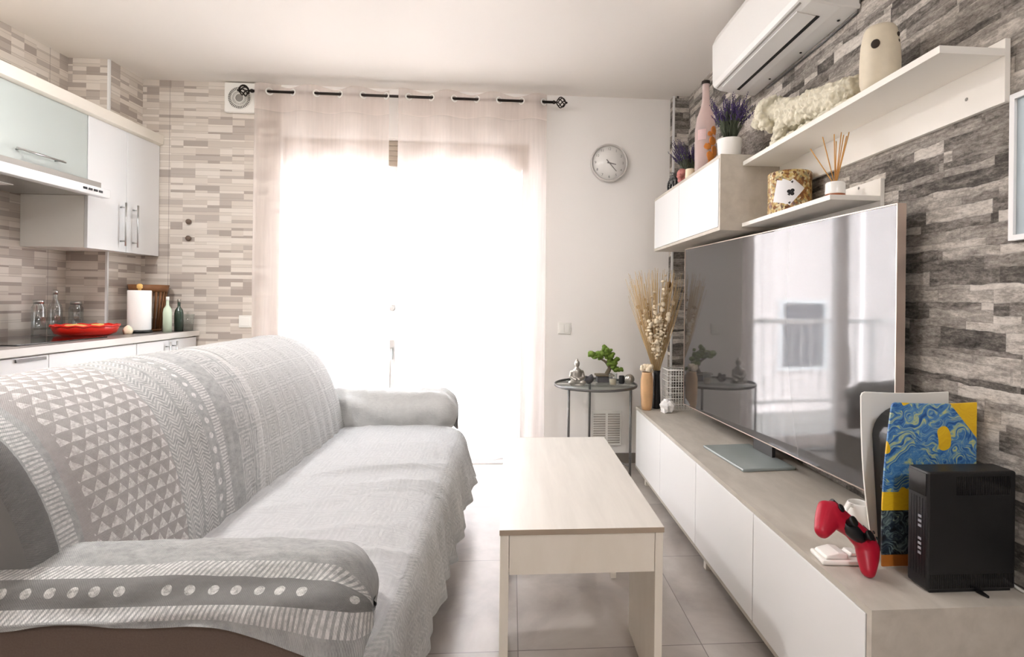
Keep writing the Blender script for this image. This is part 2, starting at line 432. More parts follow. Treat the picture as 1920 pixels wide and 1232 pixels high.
# ------------------------------------------------------------------ mesh helpers
class MB:
    def __init__(s, root=None, origin=None):
        s.bm = bmesh.new(); s.uv = s.bm.loops.layers.uv.new('UVMap')
        s.o = Vector(origin) if origin is not None else (Vector(root.location) if root is not None else Vector((0, 0, 0)))
    def _new(s, geom, mi=0, smooth=None):
        for f in geom:
            if isinstance(f, bmesh.types.BMFace):
                f.material_index = mi
                if smooth is not None: f.smooth = smooth
    def poly(s, vs, faces, mi=0, smooth=False):
        bv = [s.bm.verts.new(Vector(v) - s.o) for v in vs]
        for f in faces:
            try: fc = s.bm.faces.new([bv[i] for i in f])
            except ValueError: continue
            fc.material_index = mi; fc.smooth = smooth
        return bv
    def box(s, x0, x1, y0, y1, z0, z1, mi=0, rot=0., piv=None):
        vs = [(x, y, z) for x in (x0, x1) for y in (y0, y1) for z in (z0, z1)]
        if rot:
            p = Vector(piv if piv else ((x0+x1)/2, (y0+y1)/2, 0)); m = Matrix.Rotation(rot, 3, 'Z')
            vs = [tuple(m @ (Vector(v)-p) + p) for v in vs]
        s.poly(vs, [(0, 1, 3, 2), (4, 6, 7, 5), (0, 4, 5, 1), (2, 3, 7, 6), (0, 2, 6, 4), (1, 5, 7, 3)], mi); return s
    def prism(s, outline, axis, a, b, mi=0, smooth=False):
        """outline: 2-D points; axis: 'x' (points are y,z), 'y' (x,z) or 'z' (x,y); extruded from a to b"""
        def mk(p, t): return {'x': (t, p[0], p[1]), 'y': (p[0], t, p[1]), 'z': (p[0], p[1], t)}[axis]
        n = len(outline)
        vs = [mk(p, a) for p in outline] + [mk(p, b) for p in outline]
        s.poly(vs, [tuple(range(n)), tuple(range(2*n-1, n-1, -1))] , mi)
        vs2 = vs
        bv = s.bm.verts[:] if False else None
        s.poly(vs2, [(i, i+n, (i+1) % n+n, (i+1) % n) for i in range(n)], mi, smooth); return s
    def tube(s, pts, r, seg=8, mi=0, cap=True, smooth=True):
        pts = [Vector(p) for p in pts]; rs = r if isinstance(r, (list, tuple)) else [r]*len(pts)
        rings = []; up = Vector((0, 0, 1))
        for i, p in enumerate(pts):
            d = (pts[min(i+1, len(pts)-1)] - pts[max(i-1, 0)])
            d = d.normalized() if d.length > 1e-9 else Vector((0, 0, 1))
            a = d.cross(up if abs(d.z) < .95 else Vector((1, 0, 0))).normalized(); c = d.cross(a)
            if rings and a.dot(last) < 0: a, c = -a, -c
            last = a
            rings.append([s.bm.verts.new(p + rs[i]*(a*cos(t) + c*sin(t)) - s.o) for t in (2*pi*k/seg for k in range(seg))])
        for q, w in zip(rings, rings[1:]):
            for k in range(seg):
                f = s.bm.faces.new((q[k], q[(k+1) % seg], w[(k+1) % seg], w[k])); f.smooth = smooth; f.material_index = mi
        if cap:
            for q in (rings[0][::-1], rings[-1]):
                f = s.bm.faces.new(q); f.material_index = mi
        return s
    def lathe(s, prof, c, seg=32, mi=0, smooth=True, axis='z', closed=False):
        c = Vector(c); rings = []
        for r, h in prof:
            ring = []
            if r < 1e-6: ring = [s.bm.verts.new(c + s._ax(0, 0, h, axis) - s.o)]
            else: ring = [s.bm.verts.new(c + s._ax(r*cos(t), r*sin(t), h, axis) - s.o) for t in (2*pi*k/seg for k in range(seg))]
            rings.append(ring)
        prs = list(zip(rings, rings[1:])) + ([(rings[-1], rings[0])] if closed else [])
        for q, w in prs:
            for k in range(seg):
                a, b2 = q[k % len(q)], q[(k+1) % len(q)]; c2, d = w[(k+1) % len(w)], w[k % len(w)]
                vs = [v for i, v in enumerate((a, b2, c2, d)) if v not in (a, b2, c2, d)[:i]]
                if len(vs) > 2:
                    f = s.bm.faces.new(vs); f.smooth = smooth; f.material_index = mi
        return s
    def _ax(s, a, b, h, axis): return Vector({'z': (a, b, h), 'x': (h, a, b), 'y': (a, h, b)}[axis])
    def ball(s, c, r, sc=(1, 1, 1), seg=20, mi=0, jit=0., rot=None):
        n = seg//2; c = Vector(c)
        rm = rot if rot is not None else Matrix.Identity(3)
        rows = []
        for i in range(n+1):
            ph = pi*i/n; row = []
            for k in range(1 if i in (0, n) else seg):
                t = 2*pi*k/seg; d = Vector((sin(ph)*cos(t), sin(ph)*sin(t), cos(ph)))
                q = 1 + (jit*noise.noise(d*2.3 + c*31) if jit else 0)
                row.append(s.bm.verts.new(c + rm @ Vector((d.x*sc[0], d.y*sc[1], d.z*sc[2]))*r*q - s.o))
            rows.append(row)
        for a, b2 in zip(rows, rows[1:]):
            for k in range(seg):
                q = [a[k % len(a)], b2[k % len(b2)], b2[(k+1) % len(b2)], a[(k+1) % len(a)]]
                q = [v for i, v in enumerate(q) if v not in q[:i]]
                if len(q) > 2:
                    f = s.bm.faces.new(q); f.smooth = True; f.material_index = mi
        return s
    def grid(s, fn, us, vs, uvf=None, mi=0, flip=False):
        g = [[s.bm.verts.new(Vector(fn(u, v)) - s.o) for v in vs] for u in us]
        for i in range(len(us)-1):
            for j in range(len(vs)-1):
                q = [(i, j), (i+1, j), (i+1, j+1), (i, j+1)]
                if flip: q = q[::-1]
                f = s.bm.faces.new([g[a][b] for a, b in q]); f.smooth = True; f.material_index = mi
                if uvf:
                    for lp, (a, b) in zip(f.loops, q): lp[s.uv].uv = uvf(us[a], vs[b])
        return s
    def build(s, name, mat, parent=None, bevel=0., kind=None, label=None, seg=2, weld=True, sub=0, flipfix=True, place=True):
        if weld: bmesh.ops.remove_doubles(s.bm, verts=s.bm.verts, dist=1e-5)
        if flipfix: bmesh.ops.recalc_face_normals(s.bm, faces=s.bm.faces)
        me = bpy.data.meshes.new(name); s.bm.to_mesh(me); s.bm.free()
        for m in (mat if isinstance(mat, (list, tuple)) else [mat]): me.materials.append(M[m] if isinstance(m, str) else m)
        o = bpy.data.objects.new(name, me); COL.objects.link(o)
        if parent is not None: o.parent = parent
        elif place: o.location = s.o
        if bevel:
            md = o.modifiers.new('Bevel', 'BEVEL'); md.width = bevel; md.segments = seg; md.limit_method = 'ANGLE'; md.angle_limit = R(40)
            md.harden_normals = False
        if sub:
            md = o.modifiers.new('Sub', 'SUBSURF'); md.levels = md.render_levels = sub
        if kind: o['kind'] = kind
        if label: o['label'] = label
        return o

def thing(name, label, cat, loc=(0, 0, 0), rz=0., group=None):
    o = bpy.data.objects.new(name, None); COL.objects.link(o); o.empty_display_size = .05
    o.location = loc; o.rotation_euler = (0, 0, rz); o['label'] = label; o['category'] = cat
    if group: o['group'] = group
    return o
def tag(o, label, cat, group=None):
    o['label'] = label; o['category'] = cat
    if group: o['group'] = group
    return o
def struct(mb, name, mat, parent=None, **k): return mb.build(name, mat, parent, kind=None if parent is not None else 'structure', **k)

def catmull(P, n):
    P = [Vector(p) for p in P]; out = []
    Q = [P[0]*2-P[1]] + P + [P[-1]*2-P[-2]]
    for i in range(1, len(Q)-2):
        for k in range(n):
            t = k/n; a, b, c, d = Q[i-1], Q[i], Q[i+1], Q[i+2]
            out.append(.5*((2*b) + (c-a)*t + (2*a-5*b+4*c-d)*t*t + (3*b-a-3*c+d)*t**3))
    out.append(P[-1]); return out
def lerp(a, b, t): return a + (b-a)*t
def frange(a, b, n): return [a + (b-a)*i/n for i in range(n+1)]
def N3(x, y, z): return noise.noise(Vector((x, y, z)))

def text_mesh(body, size, mat, fn, name, parent, depth=0.):
    """lettering laid out by fn(x,y)->point, as a mesh"""
    cu = bpy.data.curves.new('t', 'FONT'); cu.body = body; cu.size = size; cu.align_x = 'CENTER'; cu.align_y = 'CENTER'
    o = bpy.data.objects.new('t', cu); COL.objects.link(o)
    dg = bpy.context.evaluated_depsgraph_get(); me = bpy.data.meshes.new_from_object(o.evaluated_get(dg))
    bpy.data.objects.remove(o)
    return me

# ================================================================== THE ROOM
struct(MB().box(XL-.1, XW+.1, YF-.1, YB+.25, -.12, 0), 'floor', 'floor')
struct(MB().box(XL-.1, XW+.1, YF-.1, YB+.25, ZC, ZC+.12), 'ceiling', 'ceiling')
struct(MB().box(XL-.1, XL, YF, YB+.25, 0, ZC), 'wall_left', 'tile_y')
struct(MB().box(XW, XW+.1, YF, YB+.25, 0, ZC), 'wall_right', 'stone_y')
struct(MB().box(XL-.1, XW+.1, YF-.1, YF, 0, ZC), 'wall_front', 'plaster')
struct(MB().box(XL, OX0, YB, YB+.25, 0, ZC), 'wall_back_left', 'tile_x')
struct(MB().box(OX1, XW, YB, YB+.25, 0, ZC), 'wall_back_right', 'plaster')
struct(MB().box(OX0, OX1, YB, YB+.25, OZ, ZC), 'wall_back_top', 'plaster')
# kitchen column in the left corner, tiled, with a white metal corner trim
mb = MB(); mb.box(XL, XP, YP, YB, 0, ZC)
for f in mb.bm.faces:
    n = f.normal
    f.normal_update(); f.material_index = 1 if abs(f.normal.x) > .5 else 0
struct(mb, 'wall_left_column', ['tile_x', 'tile_y'])
struct(MB().box(XP-.009, XP+.004, YP-.004, YP+.009, 0, ZC-.001), 'trim_1', 'white')
mb = MB(); mb.box(XQ, XW, YQ, YB, 0, ZC)
for f in mb.bm.faces:
    f.normal_update(); f.material_index = 1 if abs(f.normal.x) > .5 else 0
struct(mb, 'wall_right_column', ['stone_x', 'stone_y'])
struct(MB().box(XQ-.003, XQ+.011, YQ-.003, YQ+.011, 0, ZC-.001), 'trim_2', 'white')
struct(MB().box(OX1+.06, XQ-.004, YB-.012, YB, 0, .075), 'baseboard_back', 'greyboard', bevel=.003)

# balcony door, two glazed leaves
dr = bpy.data.objects.new('door_1', None); COL.objects.link(dr); dr.location = (OX0, YB+.12, 0); dr['kind'] = 'structure'
fy0, fy1 = YB+.09, YB+.15
mid = -.85
mb = MB(dr); mb.box(OX0, OX0+.05, fy0, fy1, 0, OZ); mb.box(OX1-.05, OX1, fy0, fy1, 0, OZ)
mb.box(OX0+.05, OX1-.05, fy0, fy1, OZ-.05, OZ); mb.box(OX0+.05, OX1-.05, fy0, fy1, 0, .03)
mb.build('door_frame', 'upvc', dr)
for a, b in ((OX0+.05, mid), (mid, OX1-.05)):
    mb = MB(dr); y0, y1 = fy0-.012, fy1-.012
    mb.box(a+.002, a+.06, y0, y1, .032, OZ-.052); mb.box(b-.06, b-.002, y0, y1, .032, OZ-.052)
    mb.box(a+.06, b-.06, y0, y1, .032, .11); mb.box(a+.06, b-.06, y0, y1, OZ-.115, OZ-.052)
    leaf = mb.build('door_leaf', 'upvc', dr)
    MB(dr).box(a+.06, b-.06, (y0+y1)/2-.006, (y0+y1)/2+.006, .11, OZ-.115).build('pane', 'pane', leaf)
mb = MB(dr); hx = mid-.03
mb.box(hx-.014, hx+.014, fy0-.02, fy0-.0125, .76, .90); mb.tube([(hx, fy0-.02, .84), (hx, fy0-.055, .84)], .008)
mb.tube([(hx, fy0-.055, .845), (hx, fy0-.057, .68), (hx, fy0-.055, .53)], .011)
mb.build('door_handle', 'steel', dr)
mb = MB(dr); mb.lathe([(0, -.03), (.018, -.03), (.022, -.02), (.022, -.0005)], (hx, fy0-.0125, 1.14), axis='y', seg=16); mb.build('lock_knob', 'steel', dr)
mb = MB(dr)
for k in range(5):
    z0 = 2.185 + k*.037
    mb.box(OX0+.004, OX1-.004, YB+.050, YB+.062, z0, z0+.0345)
mb.build('roller_shutter', 'shutter', dr)
struct(MB().box(OX0, OX0+.003, YB-.0, YB+.25, 0, OZ).box(OX1-.003, OX1, YB, YB+.25, 0, OZ), 'trim_3', 'plaster')
struct(MB().box(OX0-.02, OX1+.02, YB+.0, YB+.25, .0, .012), 'trim_4', 'upvc')

# outside: balcony, railing and the building across the street
struct(MB().box(-4.5, 3.5, YB+.25, 5.55, -.14, -.02), 'floor_balcony', 'concrete')
rl = thing('balcony_railing', 'white metal balcony railing with thin upright bars outside the curtained door', 'railing', (0, 5.45, -.02))
mb = MB(rl); mb.box(-4.5, 3.5, 5.42, 5.48, .98, 1.03); mb.box(-4.5, 3.5, 5.435, 5.465, .10, .13); mb.build('rail', 'upvc', rl)
mb = MB(rl)
for k in range(66): mb.tube([(-4.4+k*.12, 5.45, .13), (-4.4+k*.12, 5.45, .98)], .008, 6)
for k in range(5): mb.box(-4.4+k*1.9, -4.35+k*1.9, 5.43, 5.47, -.02, .98)
o = mb.build('bars', 'upvc', rl); o['kind'] = 'stuff'
bd = thing('building', 'pale pink rendered building across the street beyond the balcony', 'building', (0, 10, -6))
MB(bd).box(-14, 12, 10, 12, -6, 6.5).build('wall', 'facade', bd)
for wx in (-8.2, -5.2, -2.2, .8, 3.8, 6.8):
    for wz in (-2.6, .55, 3.7):
        mb = MB(bd); mb.box(wx-.62, wx+.62, 9.9, 9.999, wz-.75, wz-.68); mb.box(wx-.58, wx-.5, 9.93, 9.999, wz-.68, wz+.72)
        mb.box(wx+.5, wx+.58, 9.93, 9.999, wz-.68, wz+.72); mb.box(wx-.5, wx+.5, 9.93, 9.999, wz+.64, wz+.72); w = mb.build('window', 'upvc', bd)
        MB(bd).box(wx-.5, wx+.5, 9.96, 9.99, wz-.68, wz+.64).build('pane', 'facadeglass', w)
struct(MB().box(-16, 14, 5.6, 10, -6.2, -6), 'floor_street', 'concrete')

# ================================================================== CURTAINS
ZR, YR = 2.635, YB-.12
rod = thing('curtain_rod', 'dark bronze curtain rod with caged twist finials above the balcony door', 'curtain rod', (-.76, YR, ZR))
MB(rod).tube([(-1.80, YR, ZR), (.28, YR, ZR)], .0095, 12).build('rod', 'darkmetal', rod)
for sx, x0 in ((-1, -1.80), (1, .28)):
    mb = MB(rod)
    mb.lathe([(0, 0), (.013, 0), (.013, .012), (.007, .02), (.007, .03), (0, .03)], (x0, YR, ZR), 12, axis='x') if sx > 0 else mb.lathe([(0, 0), (.013, 0), (.013, -.012), (.007, -.02), (.007, -.03), (0, -.03)], (x0, YR, ZR), 12, axis='x')
    for k in range(6):
        pts = []
        for i in range(9):
            t = i/8; a = 2*pi*k/6 + t*2.2; rr = .034*sin(pi*t)**.7 + .003
            pts.append((x0 + sx*(.026+t*.066), YR + rr*cos(a), ZR + rr*sin(a)))
        mb.tube(pts, .0042, 6)
    mb.ball((x0+sx*.098, YR, ZR), .008, seg=10)
    mb.build('finial', 'darkmetal', rod)
for x0 in (-1.73, .20):
    MB(rod).tube([(x0, YR, ZR), (x0, YB-.0005, ZR)], .006, 8).lathe([(0, -.006), (.022, -.006), (.022, -.0005), (0, -.0005)], (x0, YB, ZR), 16, axis='y').build('bracket', 'darkmetal', rod)

def curtain(x0, x1, ph, label):
    T = thing('sheer_curtain', label, 'curtain', ((x0+x1)/2, YR, .08), group='sheer curtain panels')
    zt, zb = ZR+.045, .075
    per = .318
    def fold(x, z):
        t = (zt-z)/(zt-zb)
        a = .032*(1-.35*t)
        w = x + .02*t*sin(x*9+ph)
        return YR + a*sin(2*pi*(w-ph)/per) + .010*t*sin(2*pi*(w*2.7+ph)/per + t*1.5) + .012*t*N3(x*5, z*.8, ph)
    def fn(x, z):
        topw = .012*sin(2*pi*(x-ph)/per + pi/2) if z > zt-.02 else 0
        spread = 1 + .012*((zt-z)/(zt-zb))
        xc = (x0+x1)/2
        return (xc + (x-xc)*spread, fold(x, z), z + topw*max(0, (z-(zt-.06))/.06))
    zs = [zt, zt-.02] + [zt - .06 - (zt-.06-zb)*i/40 for i in range(41)]
    MB(T).grid(fn, frange(x0, x1, 130), zs, lambda x, z: (x, z-zb)).build('voile', 'sheer', T, flipfix=False)
    # eyelets where the cloth crosses the rod
    k = 0; x = ph
    while x < x1 - .02:
        if x > x0 + .02:
            mb = MB(T); c = Vector((x, YR, ZR))
            slope = .032*2*pi/per*(1 if round((x-ph)/(per/2)) % 2 == 0 else -1)
            nrm = Vector((-slope, 1, 0)).normalized(); tx = Vector((nrm.y, -nrm.x, 0)); up = Vector((0, 0, 1))
            pts = [c + (tx*cos(a) + up*sin(a))*.021 for a in (2*pi*i/20 for i in range(21))]
            mb.tube(pts, .005, 6, cap=False); mb.build('eyelet', 'plastic', T)
        x += per/2
    return T
curtain(-1.775, -.872, -1.69+.0, 'left sheer off-white voile curtain panel, beside the tiled wall')
curtain(-.805, .238, -.74, 'right sheer off-white voile curtain panel, on the wall clock side')

# ================================================================== BACK WALL FITTINGS
T = thing('extractor_fan', 'square white extractor fan with round grille on the tiled wall under the ceiling', 'fan', (-1.93, YB-.03, 2.61))
MB(T).box(-2.035, -1.825, YB-.035, YB-.0005, 2.512, 2.722).build('housing', 'plastic', T, bevel=.008)
mb = MB(T)
for k in range(36):
    a = 2*pi*k/36; c, s_ = cos(a), sin(a)
    mb.box(-1.93+.0, -1.93+.001, 0, 0, 0, 0) if False else mb.tube([(-1.93+.03*c, YB-.038, 2.612+.03*s_), (-1.93+.076*c, YB-.038, 2.612+.076*s_)], .0024, 4)
for rr in (.03, .053, .078):
    mb.tube([(-1.93+rr*cos(a), YB-.038, 2.612+rr*sin(a)) for a in (2*pi*i/36 for i in range(37))], .003, 5, cap=False)
mb.build('grille', 'plastic', T)
MB(T).lathe([(0, -.0362), (.078, -.0362), (.078, -.0352), (0, -.0352)], (-1.93, YB, 2.612), 32, axis='y').build('opening', 'greyplastic', T)

T = thing('wall_clock', 'round white wall clock with a silver rim, right of the curtains', 'clock', (.711, YB-.02, 2.235))
cc = Vector((.711, YB, 2.235))
MB(T).lathe([(.136, -.0005), (.140, -.012), (.140, -.034), (.133, -.040), (.127, -.036), (.125, -.026), (.125, -.0005)], cc, 64, axis='y').build('rim', 'clockrim', T)
MB(T).lathe([(0, -.026), (.1252, -.026), (.1252, -.020), (0, -.020)], cc, 64, axis='y').build('face', 'ceramic', T)
for h in range(1, 13):
    me = text_mesh(str(h), .026, None, None, '', None)
    a = pi/2 - 2*pi*h/12; px_, pz_ = .103*cos(a), .103*sin(a)
    bmN = MB(T)
    for p in me.polygons:
        bmN.poly([(cc.x+px_+me.vertices[i].co.x, YB-.0266, cc.z+pz_+me.vertices[i].co.y) for i in p.vertices], [tuple(range(len(p.vertices)))])
    bpy.data.meshes.remove(me)
    bmN.build('numeral', 'greyink', T)
def hand(name, deg, L, w, y, tail):
    a = pi/2 - R(deg); d = Vector((cos(a), 0, sin(a))); n = Vector((-sin(a), 0, cos(a)))
    c = cc + Vector((0, y, 0))
    p = [c - d*tail - n*w, c - d*tail + n*w, c + d*L + n*w*.6, c + d*L - n*w*.6]
    q = [v + Vector((0, -.0016, 0)) for v in p]
    mb = MB(T); mb.poly([tuple(v) for v in p+q], [(0, 1, 2, 3), (7, 6, 5, 4), (0, 4, 5, 1), (1, 5, 6, 2), (2, 6, 7, 3), (3, 7, 4, 0)]); mb.build(name, 'greyink', T)
hand('hour_hand', 102, .052, .0055, -.0280, .015); hand('minute_hand', 139, .082, .0038, -.0300, .032)

def switch(name, label, x0, x1, z0, z1, gang):
    T = thing(name, label, 'switch', ((x0+x1)/2, YB-.005, (z0+z1)/2))
    MB(T).box(x0, x1, YB-.010, YB-.0005, z0, z1).build('plate', 'plastic', T, bevel=.003)
    w = (x1-x0-.02)/gang
    for g in range(gang):
        MB(T).box(x0+.01+g*w+.001, x0+.01+(g+1)*w-.001, YB-.014, YB-.0101, z0+.012, z1-.012).build('rocker', 'plastic', T, bevel=.002)
switch('light_switch', 'white double light switch on the plain wall right of the curtain', .345, .44, .962, 1.047, 2)
switch('light_switch', 'white switch plate on the tiled wall left of the curtain', -1.93, -1.84, .992, 1.078, 1)
for z0, lb in ((1.736, 'upper of two small round brown hooks on the tiled wall'), (1.619, 'lower of two small round brown hooks on the tiled wall')):
    tag(MB(origin=(-2.278, YB-.01, z0)).lathe([(0, -.022), (.014, -.022), (.018, -.016), (.018, -.006), (.012, -.0005), (0, -.0005)], (-2.278, YB, z0), 20, axis='y').build('wall_hook', pm('brown hook', (110, 92, 78), .5)), lb, 'hook')

T = thing('wall_vent', 'white louvred ventilation grille low on the wall behind the glass side table', 'vent', (.715, YB-.01, .26))
MB(T).box(.602, .828, YB-.012, YB-.0005, .132, .392).build('frame', 'plastic', T, bevel=.003)
for c0 in (.617, .725):
    mb = MB(T)
    for k in range(13): mb.poly([(c0, YB-.0125, .15+k*.0175), (c0+.09, YB-.0125, .15+k*.0175), (c0+.09, YB-.018, .159+k*.0175), (c0, YB-.018, .159+k*.0175), (c0, YB-.0125, .161+k*.0175), (c0+.09, YB-.0125, .161+k*.0175)], [(0, 1, 2, 3), (3, 2, 5, 4), (0, 3, 4), (1, 5, 2)])
    mb.build('louvre', 'louvre', T)

# ================================================================== KITCHEN
XF = -2.48
def bar_handle(parent, p, q, out, r=.0055):
    p, q = Vector(p), Vector(q); d = (q-p).normalized(); o = Vector(out)
    mb = MB(parent); mb.tube([p+o, q+o], r, 10)
    for c in (p + d*.03, q - d*.03): mb.tube([c + o*.02, c+o], r*.8, 8)
    return mb.build('handle', 'steel', None, place=False)
T = thing('wall_cabinet', 'tall white kitchen wall cabinet with two doors, in the tiled corner', 'cabinet', (-2.66, 3.70, 1.491))
mb = MB(T)
mb.prism([(XL+.001, 3.388), (XF-.02, 3.388), (XF-.02, YB-.003), (XP+.006, YB-.003), (XP+.006, YP-.006), (XL+.001, YP-.006)], 'z', 1.491, 2.262)
mb.build('carcass', 'plastic', T)
for (a, b, hy) in ((3.388, 3.709, 3.655), (3.713, YB-.004, 3.768)):
    d = MB(T).box(XF-.019, XF, a, b, 1.488, 2.264).build('door', 'whitegloss', T, bevel=.002)
    h = bar_handle(T, (XF, hy, 1.525), (XF, hy, 1.80), (.034, 0, 0)); h.parent = d
T = thing('hood_cabinet', 'white wall cabinet with a frosted glass flap door above the cooker hood', 'cabinet', (-2.66, 3.0, 1.87))
MB(T).box(XL+.001, XF-.02, 2.55, 3.384, 1.872, 2.262).build('carcass', 'cream', T)
d = MB(T).box(XF-.019, XF, 2.553, 3.381, 1.872, 2.262).build('glass_door', 'frost', T, bevel=.002, label='frosted grey-green glass door')
h = bar_handle(T, (XF, 2.89, 1.938), (XF, 3.185, 1.938), (.032, 0, 0)); h.parent = d
tag(MB(origin=(-2.66, 3.2, 2.266)).prism([(XL+.001, 2.264), (XF-.005, 2.264), (XF+.022, 2.275), (XF+.028, 2.335), (XL+.001, 2.335)], 'y', 2.5, 3.712).prism([(XP+.008, 2.264), (XF-.005, 2.264), (XF+.022, 2.275), (XF+.028, 2.335), (XP+.008, 2.335)], 'y', 3.712, YB-.002).build('cabinet_cornice', 'cream', bevel=.002), 'cream cornice board running along the top of the kitchen wall cabinets', 'cornice')
T = thing('cooker_hood', 'slim white and steel cooker hood pulled out under the frosted cabinet', 'cooker hood', (-2.6, 3.0, 1.80))
MB(T).box(XL+.001, -2.40, 2.552, 3.378, 1.792, 1.868).build('body', 'greyplastic', T)
MB(T).box(-2.399, -2.345, 2.552, 3.378, 1.776, 1.826).build('front_panel', 'whitegloss', T, bevel=.006)
MB(T).box(XL+.03, -2.42, 2.60, 3.32, 1.786, 1.7915).build('filter', 'steel', T)
for k in range(4):
    MB(T).box(-2.345, -2.341, 3.17+k*.038, 3.195+k*.038, 1.796, 1.808).build('button', 'black', T)
MB(T).box(XL+.16, XL+.25, 2.9, 3.05, 1.782, 1.7858).build('light_lens', 'plastic', T)

ZT = .97; XC = -2.2
mb = MB(); mb.prism([(XL+.001, 2.0), (XC, 2.0), (XC, YB-.002), (XP+.007, YB-.002), (XP+.007, YP-.007), (XL+.001, YP-.007)], 'z', ZT-.036, ZT)
for f in mb.bm.faces:
    f.normal_update(); f.material_index = 1 if abs(f.normal.x) > .5 else 0
tag(mb.build('worktop', ['worktop', 'worktopedge']), 'grey kitchen worktop with a pale front edge along the tiled wall', 'worktop')
T = thing('base_cabinet', 'white kitchen base cabinet with two bar-handled doors at the worktop end', 'cabinet', (-2.5, 3.7, 0))
MB(T).prism([(XL+.001, 3.425), (XC-.04, 3.425), (XC-.04, YB-.003), (XP+.007, YB-.003), (XP+.007, YP-.007), (XL+.001, YP-.007)], 'z', .002, ZT-.0365).build('carcass', 'cream', T)
for a, b, hy in ((3.425, 3.728, 3.695), (3.732, YB-.004, 3.765)):
    d = MB(T).box(XC-.039, XC-.02, a, b, .12, ZT-.045).build('door', 'white', T, bevel=.002)
    h = bar_handle(T, (XC-.02, hy, .72), (XC-.02, hy, .915), (.03, 0, 0)); h.parent = d
T = thing('base_cabinet', 'white kitchen base unit with a plain front under the hob', 'cabinet', (-2.5, 2.8, 0))
MB(T).box(XL+.001, XC-.04, 2.005, 3.42, .002, ZT-.0365).build('carcass', 'cream', T)
for a, b in ((2.01, 2.80), (2.804, 3.418)):
    MB(T).box(XC-.039, XC-.02, a, b, .12, ZT-.045).build('door', 'white', T, bevel=.002)
MB(T).box(XC-.0195, XC-.012, 2.62, 2.78, ZT-.066, ZT-.052).build('handle_lip', 'gunmetal', T)
tag(MB(origin=(-2.52, 3.0, ZT)).box(-2.79, -2.30, 2.72, 3.30, ZT+.0005, ZT+.007).build('hob', 'hob', bevel=.002), 'black glass hob set in the grey worktop', 'hob')

M['jarglass'] = see_through('thick jar glass', (.80, .83, .84), .34)
def jar(name, label, c, r, h, lid=True, mat='jarglass', neck=False, lidm='steel', cat='jar'):
    T = thing(name, label, cat, c)
    x, y, z = c; z += .0006
    prof = [(0, 0), (r, 0), (r, h*.8), (r*.7, h*.88), (r*.7, h*.92)] if not neck else [(0, 0), (r, 0), (r, h*.55), (r*.85, h*.66), (r*.35, h*.76), (r*.33, h*.92)]
    MB(T).lathe(prof, (x, y, z), 20).build('body', mat, T)
    r2 = prof[-1][0]*1.12
    if lid: MB(T).lathe([(0, h*.90), (r2, h*.90), (r2, h), (0, h)], (x, y, z), 20).build('lid', lidm, T)
    return T
jar('glass_jar', 'clear glass bottle with a steel top, nearest of those behind the red basket', (-2.72, 3.36, ZT), .032, .21)
jar('glass_jar', 'tallest clear glass oil bottle in the tiled corner left of the red basket', (-2.74, 3.50, ZT), .034, .27, neck=True)
jar('glass_jar', 'clear glass jar with a steel lid in the corner just behind the red basket', (-2.72, 3.63, ZT), .036, .20)
# shallow red basket with bread
T = thing('bread_basket', 'shallow red round basket on the worktop beside the black hob', 'basket', (-2.52, 3.44, ZT))
bx, by, bz = -2.52, 3.44, ZT+.0006
mb = MB(T); n = 40
mb.lathe([(0, .001), (.10, .001), (.135, .02), (.152, .058), (.157, .062), (.160, .058), (.143, .016), (.105, -.0), (0, -.0)][::-1], (bx, by, bz+.0005), n)
mb.build('bowl', 'redbowl', T)
mb = MB(T); mb.tube([(bx+.158*cos(a), by+.158*sin(a), bz+.061+.003*sin(a*14)) for a in (2*pi*i/56 for i in range(57))], .006, 6, cap=False); mb.build('rim', 'redbowl', T)
for dx, dy, a, lb in ((-.04, -.03, .4, 'pale bread roll lying at the front of the red basket'), (.03, .05, 1.9, 'pale bread roll lying at the back of the red basket')):
    tag(MB(origin=(bx+dx, by+dy, bz+.045)).ball((bx+dx, by+dy, bz+.040), .038, (1.9, 1, .8), jit=.2, rot=Matrix.Rotation(a, 3, 'Z')).build('bread_roll', 'bread'), lb, 'bread')
T = thing('paper_towel_holder', 'kitchen paper roll standing on a black-based holder on the worktop', 'paper towel', (-2.40, 3.72, ZT))
x, y = -2.40, 3.72
MB(T).lathe([(0, .0006), (.070, .0006), (.070, .014), (.066, .018), (0, .018)], (x, y, ZT), 32).build('base', 'black', T)
MB(T).lathe([(.02, .0185), (.062, .0185), (.064, .022), (.064, .272), (.062, .275), (.02, .275), (.02, .0185)], (x, y, ZT), 32).build('paper_roll', 'paper', T)
MB(T).lathe([(0, .0185), (.009, .0185), (.009, .285), (.016, .29), (.016, .31), (.008, .318), (0, .318)], (x, y, ZT), 16).build('post', 'bread', T, label='pale wooden post with a knob')
T = thing('serving_basket', 'brown wood-rimmed flared basket standing behind the kitchen paper roll', 'basket', (-2.45, 3.905, ZT))
x, y = -2.465, 3.912
mb = MB(T)
for k in range(22):
    a = 2*pi*k/22
    mb.tube([(x+.068*cos(a), y+.068*sin(a), ZT+.016), (x+.100*cos(a), y+.100*sin(a), ZT+.27)], .006, 5)
mb.lathe([(0, .0006), (.074, .0006), (.074, .016), (0, .016)], (x, y, ZT), 24)
mb.build('side', 'brownwood', T)
MB(T).lathe([(.096, .268), (.107, .268), (.117, .315), (.106, .315), (.096, .268)], (x, y, ZT), 32).build('rim', 'brownwood', T)
jar('bottle', 'pale green plastic bottle right of the kitchen paper roll', (-2.275, 3.80, ZT), .026, .235, mat='paleliquid', neck=True, lidm='plastic', cat='bottle')
jar('bottle', 'dark green glass bottle between the pale bottle and the clear cup', (-2.263, 3.905, ZT), .027, .22, mat='greenglass', neck=True, lidm='silver', cat='bottle')
